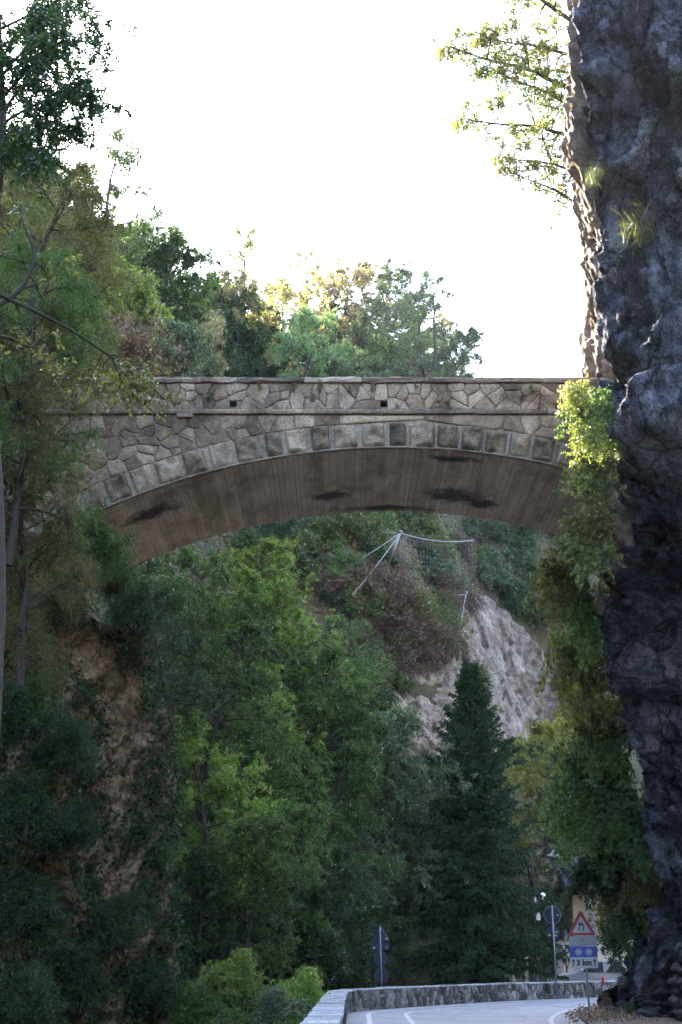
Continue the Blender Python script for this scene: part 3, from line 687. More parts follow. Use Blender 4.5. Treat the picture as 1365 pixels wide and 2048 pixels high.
while s < s_b:
    L = rng.uniform(0.38, 0.62); m = MB(); n = 3; h = 0.055 + rng.uniform(-0.012, 0.012); ov = 0.05 + rng.uniform(-0.02, 0.02)
    for i in range(n):
        q = s + 0.012 + (L - 0.024) * i / (n - 1); j = rng.normal(0, 0.006, 4)
        for side, z, e in ((-WHW - ov, WH + 0.004, j[0]), (-WHW - ov, WH + h, j[1]), (WHW + ov + 0.02, WH + h, j[2]), (WHW + ov + 0.02, WH + 0.004, j[3])):
            m.v.append(on_wall(q, side + e, z + e * 0.5))
    for i in range(n - 1):
        for k in range(4): m.f.append([i * 4 + k, i * 4 + (k + 1) % 4, i * 4 + 4 + (k + 1) % 4, i * 4 + 4 + k])
    m.f += [[0, 1, 2, 3], [8, 9, 10, 11]]
    m.build('cap_slab', CAPSTONE, wall, bevel=0.01); s += L
# ------------------------------------------------------------------ plants
def leaf_quads(pos, d, n, L, W, six=False):
    """leaf blades, folded along the midrib; one island each"""
    d = unit(d); n = unit(n - d * (n * d).sum(-1, keepdims=True)); s = np.cross(d, n)
    L = L[:, None]; W = W[:, None]
    if six:
        v = np.stack([pos, pos + d * L * 0.3 + s * W * 0.5 + n * W * 0.12, pos + d * L * 0.68 + s * W * 0.4 + n * W * 0.06, pos + d * L - n * L * 0.1,
                      pos + d * L * 0.68 - s * W * 0.4 + n * W * 0.06, pos + d * L * 0.3 - s * W * 0.5 + n * W * 0.12], 1)
        k = 6
    else:
        v = np.stack([pos, pos + d * L * 0.45 + s * W * 0.5 + n * W * 0.15, pos + d * L - n * L * 0.08, pos + d * L * 0.45 - s * W * 0.5 + n * W * 0.15], 1); k = 4
    f = np.arange(len(pos) * k).reshape(-1, k)
    return v.reshape(-1, 3), f
def rand_unit(r, n): return unit(r.normal(size=(n, 3)))
def path_pts(p0, d, L, r, n=5, droop=0.0, wig=0.12):
    pts = [np.array(p0, float)]; d = np.array(d, float) / np.linalg.norm(d)
    for i in range(n):
        d = d + r.normal(0, wig, 3) + np.array([0, 0, -droop]); d /= np.linalg.norm(d); pts.append(pts[-1] + d * L / n)
    return np.array(pts)
def along(pts, t):
    x = t * (len(pts) - 1); i = min(int(x), len(pts) - 2); f = x - i
    return pts[i] * (1 - f) + pts[i + 1] * f, unit(pts[i + 1] - pts[i])
class Plant:
    def __init__(s, seed): s.r = np.random.default_rng(seed); s.wood = MB(); s.tw = []
    def branch(s, pts, r0, r1, sides=5): s.wood.tube(pts, list(np.linspace(r0, r1, len(pts))), sides, False)
    def twig(s, p, d, L): s.tw.append((*p, *d, L))
    def leaves(s, per, size, droop=0.25, spread=0.6, six=False, flat=0.6, aspect=0.55):
        r = s.r; T = np.array(s.tw); k = np.repeat(np.arange(len(T)), per); n = len(k)
        t = r.uniform(0.05, 1.08, n); d = T[k, 3:6]; L = T[k, 6]
        pos = T[k, :3] + d * (L * t)[:, None] + rand_unit(r, n) * (spread * L * r.uniform(0, 0.55, n))[:, None]
        pos[:, 2] -= droop * L * t * t
        ld = unit(d * 0.5 + rand_unit(r, n) * 0.9 + np.array([0, 0, -droop]))
        nn = unit(rand_unit(r, n) * (1.2 - flat) + np.array([0, 0, flat]))
        ls = size * r.uniform(0.55, 1.3, n)
        return leaf_quads(pos, ld, nn, ls, ls * aspect * r.uniform(0.8, 1.2, n), six)
    def twig_wood(s, rad=0.006, every=1):
        for q in s.tw[::every]:
            a = np.array(q[:3]); d = np.array(q[3:6]); s.wood.tube([a, a + d * q[6] * 0.5, a + d * q[6] + np.array([0, 0, -0.1 * q[6]])], [rad, rad * 0.8, rad * 0.4], 3, False)

def broadleaf(seed, H, R, t0=0.25, limbs=14, subs=6, twigs=5, per=34, size=0.12, droop=0.25, six=False, up=0.6, tw_len=0.58, lean=(0, 0), trunk_r=None, bark=BARK, tw_wood=0):
    p = Plant(seed); r = p.r; tr = trunk_r or H * 0.016 + 0.03
    trunk = path_pts((0, 0, -0.6), (lean[0], lean[1], 1), H * 0.92 + 0.6, r, 9, 0, 0.07); p.branch(trunk, tr, tr * 0.15, 8)
    for i in range(limbs):
        t = t0 + (0.98 - t0) * (i + r.uniform(0, 0.8)) / limbs; b, _ = along(trunk, t)
        az = i * 2.4 + r.uniform(-0.5, 0.5); tt = (t - t0) / (1 - t0)
        prof = (1 - tt ** 2.2) ** 0.5 * (0.62 + 0.38 * min(1, tt * 3 + 0.2)); L = R * max(prof, 0.22) * r.uniform(0.75, 1.15)
        el = up * (0.35 + 0.9 * tt) + r.normal(0, 0.12)
        d = np.array([math.cos(az) * math.cos(el), math.sin(az) * math.cos(el), math.sin(el)])
        limb = path_pts(b, d, L, r, 6, 0.03 * droop, 0.13); p.branch(limb, tr * 0.42 * (1.1 - 0.6 * tt), 0.008, 5)
        for j in range(subs):
            q, bd = along(limb, r.uniform(0.22, 1.0)); sd = unit(bd * 0.7 + rand_unit(r, 1)[0] * 0.85 + np.array([0, 0, 0.15])); SL = L * r.uniform(0.22, 0.48)
            sub = path_pts(q, sd, SL, r, 3, 0.08 * droop, 0.18); p.branch(sub, 0.018, 0.005, 4)
            for k in range(twigs):
                a, td = along(sub, r.uniform(0.3, 1.0)); p.twig(a, unit(td * 0.6 + rand_unit(r, 1)[0] * 0.8), tw_len * r.uniform(0.5, 1.2))
    if tw_wood: p.twig_wood(0.007, tw_wood)
    return p, p.leaves(per, size, droop, 0.42, six, 0.8), bark
def shrub(seed, H, R, stems=16, subs=5, twigs=4, per=26, size=0.09, droop=0.2, six=False, tw_len=0.45, tw_wood=0, bark=BARK):
    p = Plant(seed); r = p.r
    for i in range(stems):
        az = r.uniform(0, 6.28); el = math.acos(r.uniform(0, 0.95)) if i > 2 else 1.3
        d = np.array([math.cos(az) * math.cos(el), math.sin(az) * math.cos(el), math.sin(el) + 0.15])
        L = 1.0 / math.sqrt((math.cos(el) / R) ** 2 + (math.sin(el) / H) ** 2) * r.uniform(0.7, 1.12)
        st = path_pts((r.normal(0, 0.12) * R, r.normal(0, 0.12) * R, -0.3), d, L, r, 5, 0.05, 0.14); p.branch(st, 0.03, 0.006, 4)
        for j in range(subs):
            q, bd = along(st, r.uniform(0.35, 1)); sub = path_pts(q, unit(bd * 0.6 + rand_unit(r, 1)[0]), L * r.uniform(0.15, 0.35), r, 3, 0.05, 0.2)
            p.branch(sub, 0.01, 0.004, 3)
            for k in range(twigs):
                a, td = along(sub, r.uniform(0.1, 1)); p.twig(a, unit(td * 0.5 + rand_unit(r, 1)[0] * 0.8), tw_len * r.uniform(0.5, 1.2))
    if tw_wood: p.twig_wood(0.006, tw_wood)
    return p, p.leaves(per, size, droop, 0.6, six), bark
def spruce(seed, H, R):
    p = Plant(seed); r = p.r
    p.branch(path_pts((0, 0, -0.4), (0, 0, 1), H + 0.3, r, 8, 0, 0.01), H * 0.017, 0.012, 8)
    pos = []; dr = []; z = 0.7
    while z < H - 0.15:
        tt = z / H; base = R * (1 - tt) ** 0.78 * (0.8 + 0.2 * min(1, tt * 6)) * r.uniform(0.82, 1.15)
        nb = int(9 - 3 * tt); off = r.uniform(0, 6.28)
        for k in range(nb):
            az = off + 6.283 * k / nb + r.normal(0, 0.15); L = base * r.uniform(0.6, 1.25) + 0.1; el = 0.05 + 0.75 * tt ** 2 - 0.25 * (1 - tt) + r.normal(0, 0.08)
            d = np.array([math.cos(az) * math.cos(el), math.sin(az) * math.cos(el), math.sin(el)])
            br = path_pts((0, 0, z + r.normal(0, 0.06)), d, L, r, 6, 0.05 * (1 - tt), 0.05); br[-2:, 2] += [0.03 * L, 0.09 * L]
            p.branch(br, 0.03 * (1 - tt) + 0.008, 0.005, 4)
            nt_ = int(8 + L * 15)
            for j in range(nt_):
                t = r.uniform(0.12, 1.0); q, bd = along(br, t); side = np.cross(bd, [0, 0, 1.0]) * (1 if j % 2 else -1)
                td = unit(bd * 0.75 + side * r.uniform(0.5, 1.0) + np.array([0, 0, -r.uniform(0.05, 0.6)])); p.twig(q, td, (0.18 + 0.34 * L ** 0.5 * (1.1 - t)) * r.uniform(0.6, 1.15))
        z += 0.33 * (1 - 0.55 * tt)
    T = np.array(p.tw); per = 18; k = np.repeat(np.arange(len(T)), per); n = len(k); t = np.tile(np.linspace(0.02, 1, per), len(T))
    d = T[k, 3:6]; pp = T[k, :3] + d * (T[k, 6] * t)[:, None]; pp[:, 2] -= 0.25 * T[k, 6] * t ** 2
    ld = unit(d * 0.8 + rand_unit(r, n) * 0.75 + np.array([0, 0, -0.1])); ls = r.uniform(0.07, 0.13, n)
    return p, leaf_quads(pp, ld, rand_unit(r, n), ls, ls * 0.34), BARK
def vine(seed, W, H, strands=26, per=9, size=0.12, thick=0.5, six=False):
    """a curtain of climbing stems that hang from their top edge; leaves mostly face outwards (-Y)"""
    p = Plant(seed); r = p.r
    for i in range(strands):
        x = r.uniform(-W, W) ; top = r.uniform(-0.15, 0.1) * H; L = H * r.uniform(0.45, 1.0) * (1 - 0.35 * abs(x / W))
        st = path_pts((x, r.uniform(-0.2, 0.2) * thick, top), (r.normal(0, 0.2), -0.35, -1), L, r, 7, 0.10, 0.14); p.branch(st, 0.012, 0.004, 3)
        for t in np.linspace(0.0, 1, int(L / 0.22) + 2):
            a, td = along(st, t); p.twig(a, unit(td * 0.4 + rand_unit(r, 1)[0] * 0.8 + np.array([0, -0.4, 0])), r.uniform(0.15, 0.45) * (0.5 + thick))
    T = np.array(p.tw); k = np.repeat(np.arange(len(T)), per); n = len(k); t = r.uniform(0.1, 1.1, n)
    pos = T[k, :3] + T[k, 3:6] * (T[k, 6] * t)[:, None] + rand_unit(r, n) * 0.08
    ls = size * r.uniform(0.6, 1.3, n)
    return p, leaf_quads(pos, unit(rand_unit(r, n) * 0.6 + np.array([0, -0.2, -0.8])), unit(rand_unit(r, n) * 0.7 + np.array([0, -0.6, 0.5])), ls, ls * 0.75, six), BARK

def proto(name, res, leaf, wood_name='trunk', crown_name='crown'):
    p, (v, f), bark = res
    return dict(wood=p.wood.mesh(name + '_wood', bark, True), crown=raw_mesh(name + '_leaves', v, f, LEAF[leaf]), names=(wood_name, crown_name), used=0)
PR = {
 'big_a':  proto('big_a', broadleaf(1, 10, 3.9, 0.08, 24, 9, 6, 38, 0.145, up=0.5), 'mid'),
 'big_b':  proto('big_b', broadleaf(2, 11, 3.7, 0.06, 25, 9, 6, 38, 0.135, 0.35, up=0.5), 'mid'),
 'big_c':  proto('big_c', broadleaf(3, 8.8, 4.2, 0.08, 24, 9, 6, 38, 0.14, 0.3, up=0.45), 'bright'),
 'fine_a': proto('fine_a', broadleaf(4, 9, 3.0, 0.1, 19, 8, 7, 52, 0.07, 0.55, tw_len=0.8, tw_wood=2), 'olive'),
 'fine_b': proto('fine_b', broadleaf(5, 8, 2.7, 0.1, 18, 8, 7, 52, 0.068, 0.7, tw_len=0.75, tw_wood=2), 'olive'),
 'far_a':  proto('far_a', broadleaf(6, 8.2, 3.2, 0.08, 19, 8, 6, 30, 0.17, up=0.5), 'dark'),
 'far_b':  proto('far_b', broadleaf(7, 7.2, 3.5, 0.08, 19, 8, 6, 30, 0.16, up=0.5), 'mid'),
 'far_c':  proto('far_c', broadleaf(8, 9, 2.6, 0.2, 15, 6, 6, 18, 0.15, tw_wood=2), 'grey'),
 'shrub_a': proto('shrub_a', shrub(9, 2.4, 1.9, 22, 7, 6, 28, 0.11), 'mid', 'stems', 'foliage'),
 'shrub_b': proto('shrub_b', shrub(10, 1.8, 2.1, 22, 7, 6, 28, 0.10), 'dark', 'stems', 'foliage'),
 'shrub_n': proto('shrub_n', shrub(11, 1.7, 1.5, 24, 7, 6, 30, 0.068, 0.3), 'olive', 'stems', 'foliage'),
 'scrub':  proto('scrub', shrub(12, 1.9, 2.0, 26, 7, 6, 16, 0.085, 0.2, tw_wood=2), 'brown', 'stems', 'foliage'),
 'spruce': proto('spruce', spruce(13, 14.2, 3.8), 'spruce'),
 'vine_a': proto('vine_a', vine(14, 1.1, 4.2, 44, 12, 0.13, 0.6), 'olive', 'stems', 'foliage'),
 'vine_b': proto('vine_b', vine(15, 0.9, 3.2, 30, 9, 0.13, 0.9), 'yellow', 'stems', 'foliage'),
 'broad':  proto('broad', shrub(16, 1.6, 1.3, 14, 5, 3, 7, 0.23, 0.3, True), 'dark', 'stems', 'foliage'),
 'sapling': proto('sapling', broadleaf(17, 6.5, 2.3, 0.2, 15, 6, 5, 22, 0.13, 0.2, tw_wood=2), 'autumn'),
 'twiggy': proto('twiggy', broadleaf(18, 5, 2.0, 0.15, 12, 6, 5, 4, 0.09, 0.1, tw_wood=1), 'autumn'),
}
def plant(kind, name, loc, scale=1.0, rz=None, leaf=None, label=None, cat='tree', group=None, tilt=(0, 0), sz=None):
    pr = PR[kind]; root = empty(name, loc)
    root.rotation_euler = (tilt[0], tilt[1], rng.uniform(0, 6.28) if rz is None else rz)
    root.scale = (scale, scale, scale * (sz or 1.0))
    for me, nm in ((pr['wood'], pr['names'][0]), (pr['crown'], pr['names'][1])):
        o = link(nm, me, root)
        if nm == pr['names'][1] and leaf:
            o.material_slots[0].link = 'OBJECT'; o.material_slots[0].material = LEAF[leaf]
    return tag(root, label, cat, group)
def proj(v):
    """photograph pixel of world points (n x 3)"""
    v = np.asarray(v, float); x, y, z = v[..., 0], v[..., 1], v[..., 2] - EYE
    c, s = math.cos(PITCH), math.sin(PITCH); dep = y * c + z * s
    return 682.5 + FPX * x / dep, 1024 - FPX * (z * c - y * s) / dep
def in_poly(px, py, poly):
    ins = np.zeros(np.shape(px), bool)
    for (ax, ay), (bx, by) in zip(poly, poly[1:] + poly[:1]):
        ins ^= ((ay > py) != (by > py)) & (px < (bx - ax) * (py - ay) / (by - ay + 1e-9) + ax)
    return ins
def crown_at(kind, name, px, py, Y, scale, H, label, leaf=None, group=None, cat='tree', frac=0.6, **kw):
    """a plant whose crown has its middle where the photograph shows it; its foot follows"""
    c = P(px, py, Y); return plant(kind, name, (c.x, c.y, c.z - H * scale * frac * kw.get('sz', 1.0)), scale, leaf=leaf, label=label, cat=cat, group=group, **kw)
SLIDE = [(890, 1200), (985, 1180), (1050, 1250), (1115, 1330), (1120, 1430), (1030, 1500), (960, 1560), (790, 1530), (765, 1440), (790, 1365), (860, 1320), (905, 1300)]
# --- the wooded hillside behind
G1 = 'trees on the ridge above the bridge'; G2 = 'brush on the slope under the arch'; G3 = 'trees on the left hillside'
hr = np.random.default_rng(42); sp = 3.3
for ix, X in enumerate(np.arange(-34, 18, sp)):
    for Y in np.arange(58, 118, sp):
        x = X + hr.uniform(-1.3, 1.3); y = Y + hr.uniform(-1.3, 1.3); u1, u2, u3 = hr.uniform(size=3)
        d = float(foot_dist(np.array(x), np.array(y)))
        if d < 2.5: continue
        z = float(land(x, y)); px, py = (float(q) for q in proj((x, y, z)))
        if not (-130 < px < 1120) or py < 380: continue
        nz = float(fbm(np.array([x * 0.12, y * 0.12, 3.0]), 2))
        if py < 940:
            right = px > 560
            if right and py < 800 and u3 < 0.25: continue
            if px > 900: continue
            kind = ('far_a', 'far_b', 'far_c')[int(u1 * 3) if not right else (2 if u1 < 0.45 else int(u1 * 2.2))]
            leaf = ('dark', 'mid', 'grey', 'olive', 'dark', 'grey', 'autumn', 'pale')[int((u2 * 0.75 + 0.25 * (nz + 0.5)) * 8) % 8]
            if right and u2 > 0.55: leaf = ('grey', 'autumn', 'pale')[int(u3 * 3) % 3]
            s = hr.uniform(0.6, 1.0) * (0.85 if right else 1.0)
            look = {'dark': 'dark green', 'mid': 'mid green', 'grey': 'grey green', 'olive': 'olive', 'bright': 'light green', 'autumn': 'brownish', 'pale': 'pale green', 'yellow': 'yellowish'}[leaf] + (' thin' if kind == 'far_c' else ' leafy')
            if px > 480: lab = look + ' tree on the ridge over the ' + ('middle' if px < 760 else 'right part') + ' of the parapet' + (', behind' if py < 760 else '')
            else: lab = look + ' tree on the hillside ' + ('above the bridge' if px > 240 else 'at the left edge') + (', high on the slope' if py < 620 else ', low behind the parapet')
            grp = lab
            plant(kind, 'hillside_tree', (x, y, z - 0.6), s, leaf=leaf, label=lab, cat='tree', group=grp)
        elif False:
            if in_poly(px, py, SLIDE) or py > 1560: continue
            brown = (640 < px < 1080 and 1060 < py < 1330 and nz > -0.25) or u1 < 0.15
            kind = 'scrub' if brown else ('shrub_a', 'shrub_b')[int(u2 * 2)]
            leaf = None if brown and u3 < 0.7 else ('dark', 'mid', 'grey', 'olive', 'dark')[int(u3 * 5)]
            lab = ('brown dry scrub bush on the slope seen under the arch' if kind == 'scrub' else 'green bush on the slope seen under the arch')
            for e in range(2):
                xx, yy = x + hr.uniform(-1, 1), y + hr.uniform(-1, 1)
                plant(kind, 'scrub_bush' if kind == 'scrub' else 'green_bush', (xx, yy, float(land(xx, yy)) - 0.2), hr.uniform(0.55, 1.05), leaf=leaf, label=lab, cat='bush', group=G2 + (' brown' if kind == 'scrub' else ' green'))
for i in range(260):
    px, py = hr.uniform(470, 1150), hr.uniform(1030, 1570); u1, u2, u3 = hr.uniform(size=3); q = hit(px, py)
    edge = in_poly(px, py, SLIDE)
    if edge and u3 < 0.86: continue
    if px < 660 and py > 1180: continue
    nz = float(fbm(np.array([q.x * 0.12, q.y * 0.12, 3.0]), 2))
    brown = (630 < px < 1000 and 1080 < py < 1340 and u1 < 0.62) or u1 < 0.12 or edge
    kind = 'scrub' if brown else ('shrub_a', 'shrub_b')[int(u2 * 2)]
    leaf = (None, None, 'olive')[int(u3 * 3)] if brown else ('dark', 'mid', 'grey', 'olive', 'dark')[int(u3 * 5)]
    sc = hr.uniform(0.6, 1.1) * (0.6 if edge else 1.0)
    look = ('small ' if sc < 0.75 else 'broad ' if sc > 0.92 else '') + {None: 'brown dry', 'olive': 'olive', 'dark': 'dark green', 'mid': 'mid green', 'grey': 'grey green'}[leaf] + (' scrub' if brown else '') + ' bush '
    lab = look + ('growing on the pale rock slope' if edge else 'on the slope left of the net posts' if px < 700 else 'right of the pale rock slope by the cliff' if px > 1000 and py > 1200 else 'close under the arch by the upper net post' if py < 1150 else 'on the slope between the two net posts' if py < 1230 else 'on the slope left of the pale rock' if px < 900 else 'just above the pale rock slope')
    plant(kind, 'scrub_bush' if brown else 'green_bush', (q.x, q.y + 0.3, q.z - 0.5 * sc), sc, leaf=leaf, label=lab, cat='bush', group=lab)
# --- trees one can tell apart above the bridge
crown_at('far_b', 'pale_green_tree', 612, 672, 78, 0.72, 7.5, 'round pale green tree just behind the middle of the bridge parapet', 'pale')
crown_at('far_b', 'autumn_tree', 470, 575, 82, 0.5, 7.5, 'small tree with pale sunlit autumn leaves among dark trees on the ridge', 'autumn')
crown_at('far_a', 'dark_tree', 440, 640, 84, 0.8, 8.5, 'dark tree below the pale autumn tree on the ridge', 'dark')
crown_at('far_c', 'slender_tree', 490, 520, 96, 0.85, 9, 'slender thin tree standing highest on the ridge skyline', 'yellow', sz=1.25)
crown_at('far_c', 'spreading_tree', 800, 640, 88, 0.95, 9, 'open spreading tree with dark limbs against the white sky', 'grey')
crown_at('far_a', 'spreading_tree', 740, 650, 92, 0.7, 8.5, 'dense grey green tree left of the open spreading tree', 'grey')
crown_at('far_c', 'thin_tree', 870, 620, 90, 0.75, 9, 'thin tree whose crown sticks out to the right on the ridge', 'dark')
crown_at('far_c', 'thin_tree', 640, 590, 96, 0.7, 9, 'yellowish thin tree behind the round pale green tree', 'yellow')
for px, py, Y, s, kind, leaf, lab in ((560, 615, 86, 0.85, 'far_b', 'autumn', 'pale brownish tree left of the round pale green tree'), (690, 600, 93, 0.95, 'far_b', 'autumn', 'sunlit pale brownish tree on the ridge behind the middle of the bridge'),
        (765, 590, 95, 0.95, 'far_b', 'grey', 'rounded hazy tree on the ridge right of the middle'), (850, 640, 93, 0.85, 'far_c', 'grey', 'loose hazy tree at the right end of the ridge wood'),
        (630, 570, 98, 0.8, 'far_c', 'autumn', 'thin tree with autumn leaves on the ridge skyline'), (900, 690, 90, 0.6, 'far_a', 'dark', 'low dark tree where the ridge wood ends on the right')):
    crown_at(kind, 'ridge_tree', px, py, Y, s, {'far_a': 8.5, 'far_b': 7.5, 'far_c': 9}[kind], lab, leaf)
crown_at('twiggy', 'twiggy_tree', 965, 735, 90, 0.75, 5, 'small bare twiggy tree at the right end of the ridge', 'autumn')
crown_at('far_b', 'hillside_tree', 320, 520, 62, 0.75, 7.5, 'bright green tree on the left skyline', 'mid')
crown_at('far_a', 'hillside_tree', 300, 570, 60, 0.7, 8.5, 'dark rounded tree below the bright green tree on the left', 'dark')
crown_at('far_c', 'hillside_tree', 180, 390, 56, 0.85, 9, 'thin airy tree on the left skyline with sky showing through', 'grey')
crown_at('far_c', 'hillside_tree', 90, 360, 50, 0.8, 9, 'airy olive tree at the upper left skyline', 'olive')
crown_at('shrub_a', 'green_shrub', 270, 600, 52, 1.0, 2.4, 'light green feathery shrub on the left hillside', 'bright', cat='bush', frac=0.5)
crown_at('scrub', 'brown_shrub', 270, 690, 48, 1.1, 1.9, 'brown grey twiggy shrub above the left end of the parapet', 'brown', cat='bush', frac=0.5)
crown_at('shrub_b', 'grey_shrub', 355, 700, 50, 0.9, 1.8, 'grey green shrub leaning over the left part of the parapet', 'grey', cat='bush', frac=0.5)
for i in range(16):
    q = hit(hr.uniform(690, 925), hr.uniform(1205, 1320)); plant('scrub', 'scrub_bush', (q.x, q.y + 0.2, q.z - 0.4), hr.uniform(0.6, 0.95), leaf='brown', label='reddish brown scrub bush in the band above the pale rock', cat='bush', group='brown scrub band above the pale rock')
# --- the gorge under the arch
T = 'tree'
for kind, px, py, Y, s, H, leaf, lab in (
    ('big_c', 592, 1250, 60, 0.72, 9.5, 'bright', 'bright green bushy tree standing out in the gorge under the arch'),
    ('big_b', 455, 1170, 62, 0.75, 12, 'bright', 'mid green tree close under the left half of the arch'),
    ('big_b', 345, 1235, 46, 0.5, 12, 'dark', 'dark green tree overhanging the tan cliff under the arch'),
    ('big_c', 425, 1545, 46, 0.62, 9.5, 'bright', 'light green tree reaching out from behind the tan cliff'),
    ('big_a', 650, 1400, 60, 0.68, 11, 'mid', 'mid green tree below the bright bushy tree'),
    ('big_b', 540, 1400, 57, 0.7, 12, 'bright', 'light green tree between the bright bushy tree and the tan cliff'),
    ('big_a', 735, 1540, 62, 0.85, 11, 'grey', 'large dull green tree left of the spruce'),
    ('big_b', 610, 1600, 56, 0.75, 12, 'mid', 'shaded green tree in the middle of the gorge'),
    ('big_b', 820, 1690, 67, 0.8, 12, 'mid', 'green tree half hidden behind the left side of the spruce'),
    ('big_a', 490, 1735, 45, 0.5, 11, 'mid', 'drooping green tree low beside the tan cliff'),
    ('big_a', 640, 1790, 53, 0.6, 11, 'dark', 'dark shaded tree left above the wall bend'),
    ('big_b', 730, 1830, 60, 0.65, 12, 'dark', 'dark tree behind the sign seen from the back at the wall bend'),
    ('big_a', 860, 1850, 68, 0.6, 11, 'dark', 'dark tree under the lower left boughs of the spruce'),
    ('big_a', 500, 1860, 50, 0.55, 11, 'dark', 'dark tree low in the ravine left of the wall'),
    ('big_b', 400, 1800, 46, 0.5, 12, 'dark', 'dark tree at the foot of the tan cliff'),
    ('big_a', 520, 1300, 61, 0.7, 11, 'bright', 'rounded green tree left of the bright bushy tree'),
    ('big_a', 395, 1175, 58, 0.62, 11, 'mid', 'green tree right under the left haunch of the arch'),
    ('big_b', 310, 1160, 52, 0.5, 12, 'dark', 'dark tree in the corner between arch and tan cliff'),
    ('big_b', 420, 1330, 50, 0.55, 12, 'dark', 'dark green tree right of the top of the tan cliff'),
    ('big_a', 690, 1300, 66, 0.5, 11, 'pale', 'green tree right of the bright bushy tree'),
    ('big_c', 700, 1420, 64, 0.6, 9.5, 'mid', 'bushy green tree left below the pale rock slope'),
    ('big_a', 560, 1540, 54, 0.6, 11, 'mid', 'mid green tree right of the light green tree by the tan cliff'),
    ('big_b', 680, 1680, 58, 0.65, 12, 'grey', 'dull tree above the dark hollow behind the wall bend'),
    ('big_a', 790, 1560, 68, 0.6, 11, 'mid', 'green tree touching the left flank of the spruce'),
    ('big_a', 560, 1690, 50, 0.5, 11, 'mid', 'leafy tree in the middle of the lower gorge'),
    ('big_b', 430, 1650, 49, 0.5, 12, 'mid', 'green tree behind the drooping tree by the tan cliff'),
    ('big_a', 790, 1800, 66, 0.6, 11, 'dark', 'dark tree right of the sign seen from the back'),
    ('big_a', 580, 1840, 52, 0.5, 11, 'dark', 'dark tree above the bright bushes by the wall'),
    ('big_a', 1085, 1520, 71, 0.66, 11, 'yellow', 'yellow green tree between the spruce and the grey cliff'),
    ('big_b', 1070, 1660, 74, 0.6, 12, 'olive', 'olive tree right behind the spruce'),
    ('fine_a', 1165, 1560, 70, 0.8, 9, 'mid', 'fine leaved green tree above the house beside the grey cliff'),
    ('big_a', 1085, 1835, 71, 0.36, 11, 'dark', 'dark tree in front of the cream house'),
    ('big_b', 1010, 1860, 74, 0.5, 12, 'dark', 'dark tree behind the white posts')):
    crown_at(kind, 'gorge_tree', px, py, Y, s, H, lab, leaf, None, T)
plant('spruce', 'spruce_tree', (5.75, 62.6, 0.0), 1.0, 0.4, label='tall dark pointed spruce standing behind the roadside wall', cat='tree')
for px, py, Y, s, leaf, lab in ((470, 1945, 40, 0.55, 'bright', 'light green leafy bush beside the wall at the bottom left'), (600, 1985, 41, 0.6, 'bright', 'bright green bush touching the outer side of the wall'),
                                (560, 2020, 36, 0.5, 'grey', 'pale green bush at the bottom edge left of the wall'), (400, 2010, 39, 0.55, 'mid', 'green bush at the foot of the tan cliff'),
                                (655, 1900, 50, 0.6, 'dark', 'dark bush on the far side of the wall bend'), (520, 2060, 37, 0.8, 'mid', 'green bush low in the ravine at the bottom edge')):
    crown_at('shrub_a', 'ravine_bush', px, py, Y, s, 2.4, lab, leaf, None, 'bush', frac=0.5)
# --- left mass in front of the bridge end
for kind, px, py, Y, s, H, leaf, lab in (
    ('fine_a', 60, 470, 27, 0.62, 9, 'olive', 'dull olive fine leaved tree at the left edge above the bridge'),
    ('fine_b', 165, 560, 31, 0.62, 8, 'olive', 'drooping olive tree left above the bridge end'),
    ('fine_a', 30, 640, 25, 0.55, 9, 'mid', 'green fine leaved tree behind the mossy branches'),
    ('fine_b', 40, 800, 25, 0.6, 8, 'olive', 'yellowish olive tree covering the left end of the parapet'),
    ('fine_a', 70, 950, 27, 0.55, 9, 'olive', 'olive tree in front of the left end of the arch'),
    ('fine_b', 60, 1090, 26, 0.5, 8, 'olive', 'shaded olive tree under the left end of the arch')):
    crown_at(kind, 'overhanging_tree', px, py, Y, s, H, lab, leaf, None, T)
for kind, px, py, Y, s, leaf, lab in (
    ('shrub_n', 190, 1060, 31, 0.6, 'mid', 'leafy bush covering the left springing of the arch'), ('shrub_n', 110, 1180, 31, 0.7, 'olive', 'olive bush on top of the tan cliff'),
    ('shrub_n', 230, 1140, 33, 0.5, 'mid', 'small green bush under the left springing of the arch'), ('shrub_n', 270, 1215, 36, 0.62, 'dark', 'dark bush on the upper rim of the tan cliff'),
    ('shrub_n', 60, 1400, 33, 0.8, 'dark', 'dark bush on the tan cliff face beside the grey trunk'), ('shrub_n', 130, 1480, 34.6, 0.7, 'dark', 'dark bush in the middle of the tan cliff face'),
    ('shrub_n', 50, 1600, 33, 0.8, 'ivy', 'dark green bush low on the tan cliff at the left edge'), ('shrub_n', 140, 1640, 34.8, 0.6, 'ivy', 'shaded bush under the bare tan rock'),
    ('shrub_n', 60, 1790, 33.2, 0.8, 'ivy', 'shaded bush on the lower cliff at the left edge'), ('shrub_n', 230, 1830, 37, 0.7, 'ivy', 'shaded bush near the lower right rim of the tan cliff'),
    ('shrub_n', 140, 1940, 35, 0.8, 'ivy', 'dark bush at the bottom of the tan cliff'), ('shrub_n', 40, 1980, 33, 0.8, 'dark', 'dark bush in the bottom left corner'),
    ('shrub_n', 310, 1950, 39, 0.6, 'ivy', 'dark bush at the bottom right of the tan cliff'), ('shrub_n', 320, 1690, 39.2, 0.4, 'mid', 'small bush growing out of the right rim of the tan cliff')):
    crown_at(kind, 'cliff_bush', px, py, Y, s, 1.7, lab, leaf, None, 'bush', frac=0.5)
